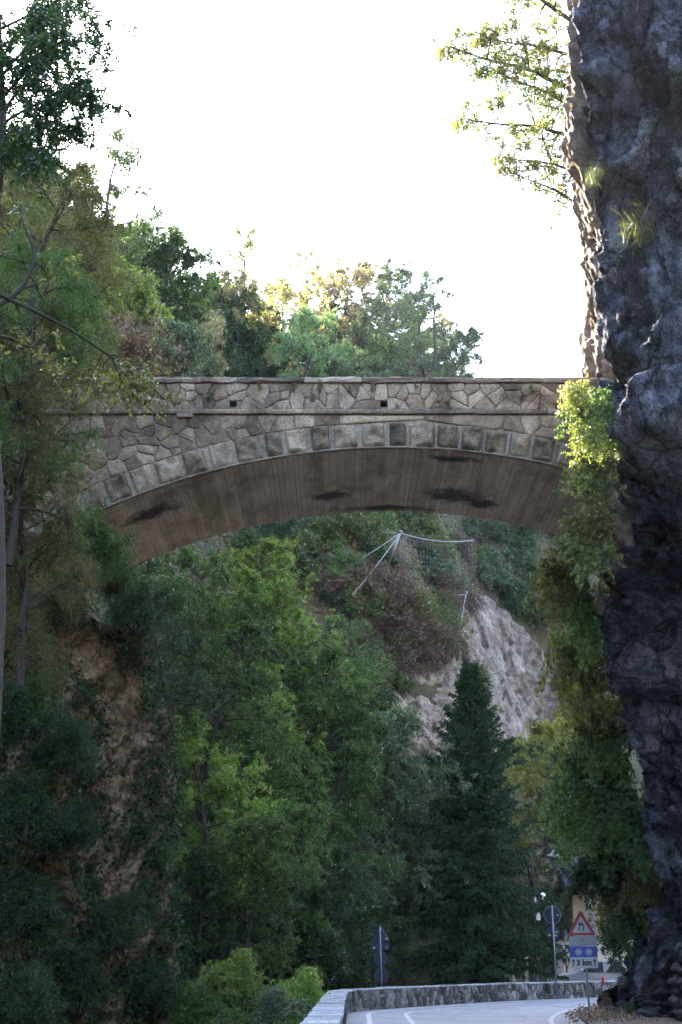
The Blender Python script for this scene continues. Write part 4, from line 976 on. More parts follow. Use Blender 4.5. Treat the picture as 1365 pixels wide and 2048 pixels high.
# --- right: saplings on the sunlit edge, climbers down the cliff
for px, py, s, tl, leaf, lab in ((1165, 190, 0.8, -1.15, 'yellow', 'sunlit yellow green sapling leaning out from the cliff edge at the top right'), (1168, 60, 0.75, -0.95, 'yellow', 'sunlit yellowish sapling at the very top of the grey cliff'),
                                 (1170, 280, 0.7, -1.35, 'yellow', 'yellow sapling leaning out level below the topmost ones'), (1172, 420, 0.5, -1.0, 'yellow', 'small yellow sapling half way up the sunlit cliff edge'),
   (1168, 120, 0.6, -1.3, 'yellow', 'yellow green sapling between the two topmost ones'), (1172, 235, 0.62, -1.0, 'bright', 'greener sapling pressed against the sunlit cliff edge'), (1174, 350, 0.5, -1.3, 'yellow', 'drooping yellow sapling at mid height of the cliff edge')):
    c = P(px, py, 41.5); plant('twiggy' if leaf == 'twig' else 'sapling', 'cliff_sapling', (c.x, c.y, c.z), s, leaf='autumn' if leaf == 'twig' else leaf, label=lab, cat='tree', tilt=(0, tl), rz=0.0)
for kind, px, py, Y, s, leaf, lab in (
    ('vine_b', 1152, 768, 29.6, 0.33, 'yellow', 'sunlit yellow green climber over the right end of the parapet'), ('vine_b', 1172, 850, 29.4, 0.36, 'yellow', 'sunlit climber beside the right end of the arch stones'),
    ('vine_b', 1162, 930, 29.8, 0.38, 'yellow', 'light green climber hanging in front of the right end of the soffit'), ('vine_a', 1170, 1030, 31, 0.45, 'olive', 'olive climber below the right end of the soffit'),
    ('vine_a', 1178, 790, 29.9, 0.42, 'mid', 'greener climber between the sunlit one and the grey cliff'), ('vine_a', 1185, 900, 30.0, 0.42, 'olive', 'olive climber pressed against the cliff beside the arch'),
    ('vine_a', 1130, 1110, 38.5, 0.6, 'olive', 'dull green climber right under the bridge'), ('vine_a', 1190, 1180, 38, 0.6, 'mid', 'green climber on the cliff rim under the bridge'),
    ('vine_a', 1150, 1270, 41, 0.7, 'olive', 'olive climber hanging half way down the cliff'), ('vine_b', 1150, 1370, 42, 0.7, 'yellow', 'climber with scattered bright yellow leaves'),
    ('vine_a', 1205, 1390, 42, 0.7, 'dark', 'dark climber hanging against the grey cliff'), ('vine_a', 1190, 1500, 43, 0.8, 'dark', 'dark climber low on the grey cliff'),
    ('vine_a', 1230, 1590, 44, 0.7, 'dark', 'dark climber close to the grey cliff foot'), ('vine_a', 1150, 1560, 46, 0.7, 'mid', 'green climber left of the dark ones'),
    ('vine_a', 1275, 1610, 42.5, 0.55, 'dark', 'dark climber just left of the bare grey cliff above the house'), ('vine_a', 1290, 1730, 44, 0.55, 'olive', 'olive climber in the hollow of the lower grey cliff'), ('vine_a', 1262, 1800, 45.5, 0.5, 'dark', 'dark climber right above the cliff foot'), ('vine_a', 1225, 1850, 47.5, 0.35, 'dark', 'short dark climber right of the distance sign'),
    ('vine_a', 1250, 1700, 45.5, 0.7, 'ivy', 'dark climber above the road signs'), ('vine_a', 1232, 1775, 48, 0.5, 'olive', 'dull climber beside the triangular sign')):
    c = P(px, py, Y); plant(kind, 'climbing_plant', (c.x, c.y, c.z), s, leaf=leaf, label=lab, cat='climber', rz=hr.uniform(-0.6, 0.6))
for px, py, Y, s, lab in ((1185, 1730, 45, 0.75, 'large leaved dark plant hanging above the road signs'), (1230, 1690, 44.5, 0.6, 'large leaved plant against the grey cliff above the signs')):
    crown_at('broad', 'broad_leaved_plant', px, py, Y, s, 1.6, lab, 'ivy', None, 'plant', frac=0.5)

# --- near trees at the left edge, built branch by branch
def limb(p, pix, r0, r1, sides=7):
    pts = catmull3([np.array(P(*q)) for q in pix]); p.branch(pts, r0, r1, sides); return pts
def catmull3(pts, per=5):
    ext = [2 * pts[0] - pts[1]] + pts + [2 * pts[-1] - pts[-2]]; out = []
    for i in range(1, len(ext) - 2):
        a, b, c, d = ext[i - 1:i + 3]
        for t in np.linspace(0, 1, per, endpoint=False): out.append(0.5 * ((2 * b) + (c - a) * t + (2 * a - 5 * b + 4 * c - d) * t * t + (3 * b - 3 * c + d - a) * t ** 3))
    return np.array(out + [pts[-1]])
def dress(p, pts, t0, n, sub_len, tw, tw_len, down=0.3):
    r = p.r
    for i in range(n):
        q, bd = along(pts, r.uniform(t0, 1.0)); sub = path_pts(q, unit(bd * 0.5 + rand_unit(r, 1)[0] + np.array([0, 0, -down])), sub_len * r.uniform(0.4, 1.2), r, 4, 0.1, 0.2); p.branch(sub, 0.008, 0.003, 4)
        for k in range(tw):
            a, td = along(sub, r.uniform(0.1, 1)); p.twig(a, unit(td * 0.5 + rand_unit(r, 1)[0] * 0.7 + np.array([0, 0, -down])), tw_len * r.uniform(0.5, 1.2))
p = Plant(71)
tk = Plant(70); limb(tk, [(-90, 2600, 14), (-60, 2050, 14), (-22, 1420, 14), (-10, 1150, 14), (-18, 880, 14), (-40, 560, 14), (-60, 300, 14)], 0.15, 0.07, 10)
b1 = limb(p, [(-46, 640, 14), (0, 610, 14.2), (40, 580, 14.3), (60, 545, 14.4), (68, 500, 14.5), (48, 450, 14.6), (40, 410, 14.8), (20, 380, 15)], 0.034, 0.008)
b2 = limb(p, [(-46, 560, 14), (0, 590, 14.1), (75, 625, 14.3), (150, 665, 14.6), (225, 715, 15), (270, 742, 15.2), (330, 800, 15.4)], 0.026, 0.006)
b3 = limb(p, [(-40, 670, 14), (20, 676, 14.2), (60, 695, 14.3), (78, 680, 14.4), (98, 690, 14.5), (110, 722, 14.6)], 0.024, 0.007)
b4 = limb(p, [(45, 578, 14.3), (75, 568, 14.4), (98, 560, 14.5)], 0.014, 0.005)
b5 = limb(p, [(64, 520, 14.5), (82, 475, 14.6), (95, 440, 14.8)], 0.01, 0.004)
b6 = limb(p, [(-46, 520, 14), (0, 512, 14.3), (70, 528, 14.6), (150, 522, 15)], 0.01, 0.004)
dress(p, b2, 0.62, 26, 0.5, 5, 0.22, 0.5); dress(p, b1, 0.7, 6, 0.3, 3, 0.15); dress(p, b3, 0.4, 10, 0.3, 3, 0.2); dress(p, b6, 0.5, 5, 0.3, 3, 0.16)
v, f = p.leaves(10, 0.052, 0.3, 0.6, True)
t = empty('mossy_tree', (P(-60, 2600, 14).x, 14, -2.0)); tag(t, 'tree with grey trunk at the left edge and mossy bare branches over the bridge', 'tree')
def shift(me, o): me.transform(Matrix.Translation(-o.location)); return me
link('branches', shift(p.wood.mesh('mossy_tree_branches', BARK_MOSS, True), t), t); link('trunk', shift(tk.wood.mesh('mossy_tree_trunk', BARK, True), t), t); link('crown', shift(raw_mesh('mossy_tree_leaves', v, f, LEAF['olive']), t), t)
tg = Plant(73)
p = Plant(72)
limb(p, [(-70, 1000, 18), (-40, 700, 18), (-12, 420, 18), (2, 250, 18), (-4, 90, 18), (-10, -150, 18)], 0.14, 0.05, 9)
ends = [[(0, 250, 18), (60, 215, 17.6), (130, 190, 17.2), (215, 150, 17), ], [(0, 200, 18), (70, 130, 18), (150, 90, 18), (205, 40, 18)], [(0, 300, 18), (70, 262, 18.3), (140, 240, 18.5), (215, 230, 18.6)],
        [(-2, 120, 18), (60, 50, 18), (120, -20, 18)], [(-2, 60, 18), (80, 20, 18.6), (170, -30, 19)], [(4, 290, 18), (30, 260, 17.5), (50, 285, 17.3), (70, 300, 17.2)], [(2, 230, 18), (50, 170, 18.6), (100, 160, 18.9), (160, 180, 19)],
        [(-2, 160, 18), (40, 110, 17.4), (90, 70, 17), (130, 60, 16.8)]]
for e in ends: dress(p, limb(p, e, 0.028, 0.006, 5), 0.15, 26, 0.55, 6, 0.24, 0.35)
p.twig_wood(0.003, 2); v, f = p.leaves(34, 0.047, 0.35, 0.6, True)
t = empty('dark_leafy_tree', (P(-70, 1000, 18).x, 18, 4)); tag(t, 'tree with dark leafy boughs hanging into the top left corner', 'tree')
link('trunk', shift(p.wood.mesh('dark_leafy_wood', BARK, True), t), t); link('crown', shift(raw_mesh('dark_leafy_leaves', v, f, LEAF['dark']), t), t)

# --- ground cover: ivy on the tan cliff, undergrowth on the hillside
BARE = [(110, 1250), (200, 1240), (225, 1310), (245, 1345), (275, 1345), (292, 1440), (298, 1510), (262, 1500), (240, 1530), (215, 1490), (205, 1400), (165, 1350), (120, 1310)]
BARE2 = [(150, 1540), (230, 1500), (262, 1560), (235, 1650), (250, 1760), (180, 1780), (150, 1690), (170, 1600)]
def cover(name, pts, nrm, n, size, leaf, keep, seed, out=0.12, parent=None):
    r = np.random.default_rng(seed); i = r.integers(0, len(pts), n); q = pts[i] + r.normal(0, 0.07, (n, 3)); nn = nrm[i]
    k = keep(q); q, nn = q[k], nn[k]; m = len(q)
    q = q + nn * (r.uniform(0, 1, m) ** 2 * out + 0.02)[:, None]
    ls = size * r.uniform(0.6, 1.4, m)
    v, f = leaf_quads(q, unit(rand_unit(r, m) * 0.8 + np.array([0, 0, -0.7])), unit(nn * 0.8 + rand_unit(r, m) * 0.6 + np.array([0, 0, 0.3])), ls, ls * 0.8)
    o = link(name, raw_mesh(name, v, f, LEAF[leaf])); tag(o, kind='stuff'); return o
def grid_normals(V):
    return unit(np.cross(np.gradient(V, axis=0), np.gradient(V, axis=1)))
NL = grid_normals(VL); NL = np.where((NL[..., :1] * 0.7 - NL[..., 1:2] * 0.7) < 0, -NL, NL)
def keep_l(q):
    px, py = proj(q); nz = fbm(q * 0.55 + 3, 4)
    bare = (in_poly(px + 25 * nz, py + 40 * nz, BARE)); half = in_poly(px, py, BARE2) & (nz > 0.12)
    thin = fbm(q * 1.3 + 9, 3) > 0.12
    return ~bare & ~half & ~(thin & (np.random.default_rng(1).uniform(size=len(q)) < 0.45)) & (px > -120)
o = cover('cliff_ivy', VL.reshape(-1, 3), NL.reshape(-1, 3), 130000, 0.105, 'ivy', keep_l, 3, 0.35); tag(o, 'dark ivy and brambles growing over the tan cliff', 'ivy')
sx = np.random.default_rng(8); ux = sx.uniform(-0.27, 0.2, 90000); uy = sx.uniform(52, 118, 90000); hx = ux * uy; hz = land(hx, uy)
dd = foot_dist(hx, uy); ok = dd > 1; pts = np.stack([hx, uy, hz], -1)[ok]; nrm = np.tile(np.array([0.0, -0.7, 0.7]), (len(pts), 1))
def keep_h(q):
    px, py = proj(q); return ~in_poly(px, py, SLIDE) | (fbm(q * 0.5 + 5, 3) > 0.45)
o = cover('undergrowth', pts, nrm, 50000, 0.2, 'olive', keep_h, 4, 0.5); tag(o, 'low green undergrowth on the hillside', 'undergrowth')
o = cover('dry_grass', pts, nrm, 40000, 0.2, 'brown', keep_h, 5, 0.45); tag(o, 'brown dry grass and brambles on the hillside', 'dry grass')
zl = sx.uniform(8, 62, 30000); xl = sx.uniform(-9, -0.8, 30000); pl = np.stack([xl, zl, land(xl, zl)], -1)
o = cover('ravine_ferns', pl, np.tile(np.array([0.0, 0, 1.0]), (len(pl), 1)), 26000, 0.16, 'dark', lambda q: np.ones(len(q), bool), 6, 0.6); tag(o, 'dark ferns and weeds on the ravine floor left of the wall', 'ferns')
lr = np.random.default_rng(77); ly = lr.uniform(38, 56, 5000); lx = np.interp(ly, right_edge[:, 1], right_edge[:, 0]) + 0.55 + np.abs(lr.normal(0, 1.2, 5000)); pl = np.stack([lx, ly, np.full(5000, 0.035)], -1)
o = cover('leaf_litter', pl, np.tile(np.array([0.0, 0, 1.0]), (5000, 1)), 2600, 0.08, 'brown', lambda q: np.ones(len(q), bool), 9, 0.02); tag(o, 'dry fallen leaves on the verge below the grey cliff', 'fallen leaves')
for px, py, Y, sc, leaf, lab in ((1235, 2035, 44, 0.28, 'olive', 'small weedy bush on the verge at the bottom right'), (1275, 2020, 43.5, 0.35, 'dark', 'low dark bush at the foot of the grey cliff'), (1215, 2005, 48.5, 0.25, 'brown', 'small dry bush behind the triangular sign post'), (1330, 2035, 42, 0.35, 'olive', 'low bush in the bottom right corner')):
    crown_at('shrub_n', 'verge_bush', px, py, Y, sc, 1.7, lab, leaf, None, 'bush', frac=0.5)
# --- weeds in the parapet, tufts on the grey cliff
def tuft(seed, n, L, W):
    r = np.random.default_rng(seed); up = (r.uniform(size=n) < 0.35)[:, None]; d = unit(r.normal(size=(n, 3)) * np.array([0.45, 0.4, 0.35]) + np.where(up, np.array([0, -0.5, 0.7]), np.array([0, -0.45, -0.8]))); ls = L * r.uniform(0.5, 1.2, n)
    v1, f1 = leaf_quads(r.normal(0, 0.03 + 0.12 * (L > 0.3), (n, 3)), d, rand_unit(r, n), ls, np.full(n, W)); return raw_mesh('tuft', v1, f1, LEAF['olive'])
TU = tuft(3, 90, 0.16, 0.012); TU2 = tuft(4, 420, 0.42, 0.011)
for i, (px, py, s) in enumerate(((520, 772, 1.0), (588, 775, 0.9), (640, 771, 1.2), (627, 795, 0.9), (700, 778, 0.7), (745, 776, 1.0), (420, 792, 1.3), (897, 811, 1.0), (1065, 778, 0.9), (1045, 797, 0.8), (832, 772, 0.7), (795, 812, 0.7), (740, 848, 0.6))):
    c = P(px, py, YB - 0.06); o = link('weed_tuft', TU, None, c); o.scale = (s, s, s); o.rotation_euler = (0, hr.uniform(-0.4, 0.4), 0)
    tag(o, 'small weed tuft growing out of a joint in the bridge parapet', 'weed', 'weeds in the parapet')
# ------------------------------------------------------------------ signs, lamp, house, car, nets
STEEL = mat_plain('galvanised_steel', (0.2, 0.21, 0.23), 0.5, 0.5, 0.6, 0.15)
SIGNBACK = mat_plain('sign_back_grey', (0.018, 0.028, 0.05), 0.6, 0.4, 0.2, 0.15)
WHITE = mat_plain('sign_white', (0.3, 0.3, 0.31), 0.5, 0.4, 0, 0.08); RED = mat_plain('sign_red', (0.22, 0.014, 0.024), 0.5, 0.4, 0, 0.15)
BLUE = mat_plain('sign_blue', (0.012, 0.035, 0.24), 0.5, 0.4, 0, 0.1); GREYP = mat_plain('sign_grey', (0.21, 0.22, 0.235), 0.6, 0.3, 0, 0.1)
BLACK = mat_plain('sign_black', (0.012, 0.012, 0.014), 0.6, 0.3, 0, 0.1); FADED = mat_plain('faded_print', (0.15, 0.16, 0.175), 0.6, 0.3)
IRON = mat_plain('dark_iron', (0.045, 0.05, 0.055), 0.55, 0.4, 0.5, 0.2); PLASTIC = mat_plain('white_plastic', (0.75, 0.75, 0.75), 0.4, 0.5, 0, 0.04)
YELLOWP = mat_plain('yellow_sticker', (0.6, 0.5, 0.05), 0.5)
def plate(pts, y0, y1): return MB().prism([(x, y0, z) for x, z in pts], 1, (0, y1 - y0, 0))
def ngon(cx, cz, r, n=28): return [(cx + r * math.cos(6.28318 * k / n), cz + r * math.sin(6.28318 * k / n)) for k in range(n)]
def tri(z0, side, cx=0.0, rnd=0.06):
    h = side * 0.866; c = [(cx - side / 2, z0), (cx + side / 2, z0), (cx, z0 + h)]; out = []
    for i in range(3):
        a, b, d = (np.array(c[i - 1]), np.array(c[i]), np.array(c[(i + 1) % 3]))
        p, q = b + unit(a - b) * rnd, b + unit(d - b) * rnd; out += [tuple(p), tuple((p + 2 * b + q) / 4), tuple(q)]
    return out
def rect(x0, x1, z0, z1): return [(x0, z0), (x1, z0), (x1, z1), (x0, z1)]
def strip(m, pts, w, y0, y1):
    for a, b in zip(pts[:-1], pts[1:]):
        a, b = np.array(a, float), np.array(b, float); n = unit(b - a); s = np.array([-n[1], n[0]]) * w / 2; a2, b2 = a - n * w * 0.2, b + n * w * 0.2
        m.prism([(q[0], y0, q[1]) for q in (a2 - s, b2 - s, b2 + s, a2 + s)], 1, (0, y1 - y0, 0))
def lettering(txt, size, x, z, y, mat, parent, name='lettering', bold=0.012):
    cu = bpy.data.curves.new('text', 'FONT'); cu.body = txt; cu.size = size; cu.align_x = 'CENTER'; cu.align_y = 'CENTER'; cu.offset = bold; cu.extrude = 0.001
    o = bpy.data.objects.new('text', cu); COL.objects.link(o); bpy.context.view_layer.update()
    me = bpy.data.meshes.new_from_object(o.evaluated_get(bpy.context.evaluated_depsgraph_get())); bpy.data.objects.remove(o)
    me.transform(Matrix.Translation((x, y, z)) @ Matrix.Rotation(math.pi / 2, 4, 'X')); me.materials.clear(); me.materials.append(mat)
    return link(name, me, parent)
# the sign that faces us
c = P(1179, 2024, 46.7); s = empty('road_sign', (c.x, 46.7, 0)); s.rotation_euler = (0, math.radians(-0.8), math.radians(-3))
tag(s, 'red bordered triangular slippery road sign with snowflake and distance plates below', 'road sign')
MB().tube([(0, 0, -0.2), (0, 0, 3.0)], 0.032, 10).build('post', STEEL, s, True)
tb = plate(tri(2.27, 0.90, -0.09), -0.05, -0.04).build('triangle_plate', RED, s)
plate(tri(2.27 + 0.085, 0.90 - 0.31, -0.09, 0.03), -0.054, -0.0505).build('white_field', WHITE, tb)
car = MB(); cx, cz = -0.09, 2.27 + 0.315
car.prism([(cx + x, -0.0575, cz + z) for x, z in ((-0.095, 0.0), (0.075, -0.025), (0.085, 0.025), (0.06, 0.035), (0.035, 0.075), (-0.055, 0.09), (-0.075, 0.05), (-0.095, 0.045))], 1, (0, 0.003, 0))
strip(car, [(cx - 0.062 + 0.022 * math.sin(t * 2.6), cz - 0.02 - 0.062 * t) for t in np.linspace(0, 2.6, 9)], 0.03, -0.0575, -0.0545)
strip(car, [(cx + 0.062 + 0.022 * math.sin(t * 2.6), cz - 0.04 - 0.055 * t) for t in np.linspace(0, 2.6, 9)], 0.03, -0.0575, -0.0545)
car.build('skidding_car_symbol', BLACK, tb)
wn_ = MB(); wn_.prism([(cx + x, -0.0588, cz + z) for x, z in ((-0.048, 0.048), (0.03, 0.035), (0.018, 0.06), (-0.04, 0.072))], 1, (0, 0.001, 0)); wn_.build('symbol_window', WHITE, tb)
def panel(name, z0, z1, mat, x0=-0.50, x1=0.36):
    fr = plate(rect(x0, x1, z0, z1), -0.05, -0.04).build(name, mat, s); return fr
pg = panel('grey_plate', 1.94, 2.25, GREYP); lettering('________', 0.09, -0.07, 2.14, -0.052, FADED, pg, 'faded_print', 0.0)
m = MB(); strip(m, [(-0.22, 2.0), (-0.05, 2.0), (0.1, 2.0)], 0.03, -0.053, -0.0505); strip(m, [(-0.16, 2.12), (-0.02, 2.12)], 0.07, -0.053, -0.0505); m.build('faded_mark', FADED, pg)
pb = panel('blue_plate', 1.615, 1.935, BLUE)
for fx in (-0.22, 0.10):
    m = MB(); cz = 1.775
    for k in range(4):
        a = math.pi * k / 4 + math.pi / 2; dx, dz = math.cos(a), math.sin(a); R = 0.115 if k % 2 == 0 else 0.105
        strip(m, [(fx - dx * R, cz - dz * R), (fx + dx * R, cz + dz * R)], 0.022, -0.0525 - k * 0.0006, -0.0505)
        for sg in (-1, 1):
            for b in (-0.7, 0.7):
                e = (fx + sg * dx * R * 0.62, cz + sg * dz * R * 0.62); bx, bz = math.cos(a + b), math.sin(a + b)
                strip(m, [e, (e[0] + sg * bx * 0.04, e[1] + sg * bz * 0.04)], 0.014, -0.0523 - k * 0.0006, -0.0507)
    m.build('snowflake', WHITE, pb)
pw = panel('distance_plate', 1.285, 1.61, WHITE)
lettering('3 km', 0.235, -0.07, 1.445, -0.052, BLACK, pw)
for ax in (-0.40, 0.26):
    m = MB(); strip(m, [(ax, 1.345), (ax, 1.52)], 0.032, -0.053, -0.0505)
    m.prism([(ax - 0.062, -0.0535, 1.485), (ax + 0.062, -0.0535, 1.485), (ax, -0.0535, 1.57)], 1, (0, 0.003, 0)); m.build('arrow', BLACK, pw)
for z in (2.5, 2.1, 1.77, 1.45): MB().box(-0.06, 0.06, -0.0395, 0.036, z - 0.02, z + 0.02).build('clamp', STEEL, s)
# round sign seen from behind
s = empty('round_sign', (8.72, 60.75, 0)); s.rotation_euler = (0, math.radians(-0.6), 0.1); tag(s, 'two round signs seen from behind on one post before the wall', 'road sign')
MB().tube([(0, -0.03, -0.2), (0, -0.03, 3.65)], 0.033, 10).build('post', STEEL, s, True)
d1 = plate(ngon(-0.0, 3.27, 0.345), 0.015, 0.03).build('disc', SIGNBACK, s)
plate(rect(0.18, 0.27, 3.24, 3.30), 0.0105, 0.0145).build('sticker', WHITE, d1)
v = []; 
for k in range(40):
    a = 6.28318 * k / 40
    for r, y in ((0.345, 0.0), (0.362, 0.0), (0.362, 0.034), (0.345, 0.034)): v.append((r * math.cos(a), y, 3.27 + r * math.sin(a)))
f = np.array([[k * 4 + j, k * 4 + (j + 1) % 4, ((k + 1) % 40) * 4 + (j + 1) % 4, ((k + 1) % 40) * 4 + j] for k in range(40) for j in range(4)]); link('rim', raw_mesh('rim', v, f, STEEL), d1)
d2 = plate(ngon(0.0, 2.55, 0.30), 0.015, 0.03).build('small_disc', SIGNBACK, s)
plate(rect(0.10, 0.2, 2.58, 2.64), 0.0105, 0.0145).build('sticker', WHITE, d2); plate(ngon(0.11, 2.47, 0.045, 12), 0.0105, 0.0145).build('sticker', WHITE, d2); plate(ngon(-0.16, 2.49, 0.05, 12), 0.0105, 0.0145).build('sticker', YELLOWP, d2)
for z in (3.27, 2.55): MB().box(-0.2, 0.2, 0.002, 0.0148, z - 0.02, z + 0.02).build('bracket', SIGNBACK, s)
# sign group seen from behind at the wall bend
s = empty('sign_from_behind', (1.42, 51.9, 0)); s.rotation_euler = (0, math.radians(-1.6), 0.28); tag(s, 'triangle, plate and two round signs seen from behind on a thin post', 'road sign')
MB().tube([(0, -0.03, -0.3), (0, -0.03, 2.62)], 0.028, 10).build('post', STEEL, s, True)
tp = plate(tri(2.12, 0.70), 0.014, 0.03).build('triangle_plate', SIGNBACK, s); e = MB(); strip(e, [(0.335, 2.15), (0.02, 2.70)], 0.022, 0.008, 0.034); e.build('rim', STEEL, tp)
plate(rect(0.2, 0.28, 2.19, 2.26), 0.009, 0.0135).build('sticker', WHITE, tp)
rp = plate(rect(-0.33, 0.33, 1.84, 2.10), 0.014, 0.03).build('rectangular_plate', SIGNBACK, s); plate(rect(-0.27, -0.18, 1.90, 1.97), 0.009, 0.0135).build('sticker', WHITE, rp)
m = MB(); strip(m, [(0.2, 1.9), (0.25, 1.96), (0.24, 1.93), (0.30, 2.0)], 0.03, 0.009, 0.0135); m.build('sticker', GREYP, rp)
plate(ngon(0, 1.56, 0.27), 0.014, 0.03).build('disc', SIGNBACK, s); plate(ngon(0.02, 1.0, 0.27), 0.014, 0.03).build('disc', SIGNBACK, s)
# street lamp with the security camera on it
lx, ly = 8.62, 66.0
s = empty('street_lamp', (lx, ly, 0)); s.rotation_euler = (0, 0, 0); tag(s, 'dark street lamp with bell shade on a bracket arm behind the wall', 'street lamp')
MB().tube([(0, 0, -0.1), (0, 0, 0.9)], 0.075, 12).build('base', IRON, s, True); MB().tube([(0, 0, 0.9), (0, 0, 4.3)], [0.055, 0.05], 12).build('pole', IRON, s, True)
MB().tube([(0, 0, 4.3), (0, 0, 6.45)], [0.038, 0.03], 10).build('upper_pole', IRON, s, True)
MB().lathe([(0.0, -0.06), (0.07, -0.05), (0.075, 0.05), (0.0, 0.06)], (0, 0, 4.3), 12).build('collar', IRON, s, True)
MB().tube([(0, 0, 6.32), (0.45, 0, 6.36), (0.95, 0, 6.34), (1.0, 0, 6.28)], 0.022, 8).build('arm', IRON, s, True)
MB().tube([(0.0, 0, 5.75), (0.12, 0, 6.05), (0.3, 0, 6.22), (0.55, 0, 6.32)], 0.014, 6).build('brace', IRON, s, True)
sh = MB().lathe([(0.0, 0.27), (0.05, 0.27), (0.07, 0.2), (0.12, 0.14), (0.22, 0.08), (0.3, 0.045), (0.36, 0.0), (0.35, -0.02), (0.28, 0.03), (0.0, 0.05)], (1.0, 0, 5.98), 24).build('shade', GREYP, s, True)
MB().lathe([(0.0, -0.06), (0.12, -0.04), (0.2, 0.03), (0.0, 0.035)], (1.0, 0, 5.985), 16).build('bulb_glass', PLASTIC, sh, True)
MB().box(-0.05, 0.0, -0.062, -0.058, 1.1, 1.5).build('sticker', WHITE, s)
s = empty('security_camera', (lx + 0.05, ly - 0.02, 4.05)); tag(s, 'white security camera on a short arm on the lamp post', 'camera')
MB().box(0.0, 0.07, -0.06, 0.06, -0.14, 0.14).build('mount', PLASTIC, s, bevel=0.01); MB().tube([(0.06, 0, -0.05), (0.33, 0, -0.02), (0.37, 0, 0.05), (0.36, 0, 0.13)], 0.035, 8).build('arm', PLASTIC, s, True)
b = MB().tube([(0.42, -0.02, 0.27), (0.27, -0.16, 0.18)], [0.095, 0.085], 12).build('body', PLASTIC, s, True); MB().tube([(0.27, -0.161, 0.18), (0.255, -0.175, 0.171)], [0.075, 0.07], 12).build('lens', BLACK, b, True)
s = empty('junction_box', (lx + 0.02, ly - 0.08, 3.35)); tag(s, 'white box strapped to the lamp post under the camera', 'box')
MB().box(0.06, 0.24, -0.06, 0.08, -0.16, 0.16).build('case', PLASTIC, s, bevel=0.012); MB().box(-0.09, 0.06, -0.02, 0.17, 0.05, 0.09).build('strap', STEEL, s)
# lantern by the house
c = P(1136, 1990, 70.0); s = empty('lantern_post', (c.x, 70.0, 0)); tag(s, 'small lantern on a post before the white wall of the house', 'lantern')
MB().tube([(0, 0, 0), (0, 0, 2.25)], [0.04, 0.03], 8).build('post', IRON, s, True)
MB().lathe([(0.05, 0.0), (0.12, 0.36), (0.0, 0.36)], (0, 0, 2.27), 6).build('glass', GREYP, s); MB().lathe([(0.16, 0.0), (0.06, 0.14), (0.03, 0.22), (0.0, 0.24)], (0, 0, 2.635), 6).build('cap', IRON, s)
# the house
CREAM = mat_plain('cream_render', (0.46, 0.39, 0.27), 0.9, 0.2, 0, 0.2, 1.5); WHITER = mat_plain('white_render', (0.72, 0.68, 0.6), 0.9, 0.2, 0, 0.12, 1.5)
TILE = mat_plain('dark_roof_tile', (0.06, 0.05, 0.06), 0.85, 0.3, 0, 0.3, 5); QUOIN = mat_stone('quoin_stone', (0.35, 0.35, 0.36), (0.5, 0.5, 0.51), (0.6, 0.6, 0.6), 0.2, 0.4)
GLASS = mat_plain('dark_glass', (0.02, 0.025, 0.03), 0.12, 0.6, 0, 0.05); WOODD = mat_plain('dark_wood', (0.06, 0.04, 0.03), 0.7, 0.3, 0, 0.3)
hx0 = P(1116, 1960, 73).x; h = empty('house', (hx0, 73, 0)); tag(h, 'cream rendered house with stone corners behind the signs', 'house')
MB().box(0, 9, 0, 7, -0.3, 2.4).build('lower_wall', WHITER, h); MB().box(0.9, 9, 0.02, 7, 2.404, 5.0).build('upper_wall', CREAM, h)
MB().box(-0.15, 0.88, -0.1, 7, 2.404, 2.5).build('ledge', COPE, h)
rf = MB().prism([(0.4, -0.7, 4.75), (9.3, -0.7, 4.75), (9.3, 3.5, 6.4), (0.4, 3.5, 6.4)], 1, (0, 0, 0.12)).build('roof', TILE, h)
for i in range(24):
    x = 0.5 + i * 0.37; MB().tube([(x, -0.72, 4.90), (x, 3.45, 6.54)], 0.07, 6).build('roof_tile_row', TILE, rf, True)
for i in range(5): MB().box(0.7 + i * 1.9, 0.8 + i * 1.9, -0.6, 0.0, 4.64, 4.74).build('rafter', WOODD, h)
for i in range(7): MB().box(-0.03, 0.32 if i % 2 else 0.24, -0.035, 0.4, 0.0 + i * 0.33, 0.31 + i * 0.33).build('quoin', QUOIN, h, bevel=0.012)
for i in range(7): MB().box(1.62, 2.02 if i % 2 else 1.94, -0.02, 0.3, 2.42 + i * 0.36, 2.76 + i * 0.36).build('quoin', QUOIN, h, bevel=0.012)
w = MB().box(3.2, 4.2, -0.03, 0.05, 2.9, 4.2).build('window', WOODD, h); MB().box(3.27, 3.67, -0.034, -0.031, 2.97, 4.13).build('pane', GLASS, w); MB().box(3.73, 4.13, -0.034, -0.031, 2.97, 4.13).build('pane', GLASS, w)
d = MB().box(4.6, 5.5, -0.03, 0.05, 0.0, 2.1).build('door', WOODD, h); MB().box(5.36, 5.4, -0.08, -0.031, 0.98, 1.02).build('handle', STEEL, d)
MB().box(0.7, 0.78, -0.6, -0.52, 0.0, 0.95).build('gate_post', IRON, None, loc=(hx0, 73, 0)); bpy.data.objects['gate_post']['label'] = 'short dark post before the white house wall'; bpy.data.objects['gate_post']['category'] = 'post'
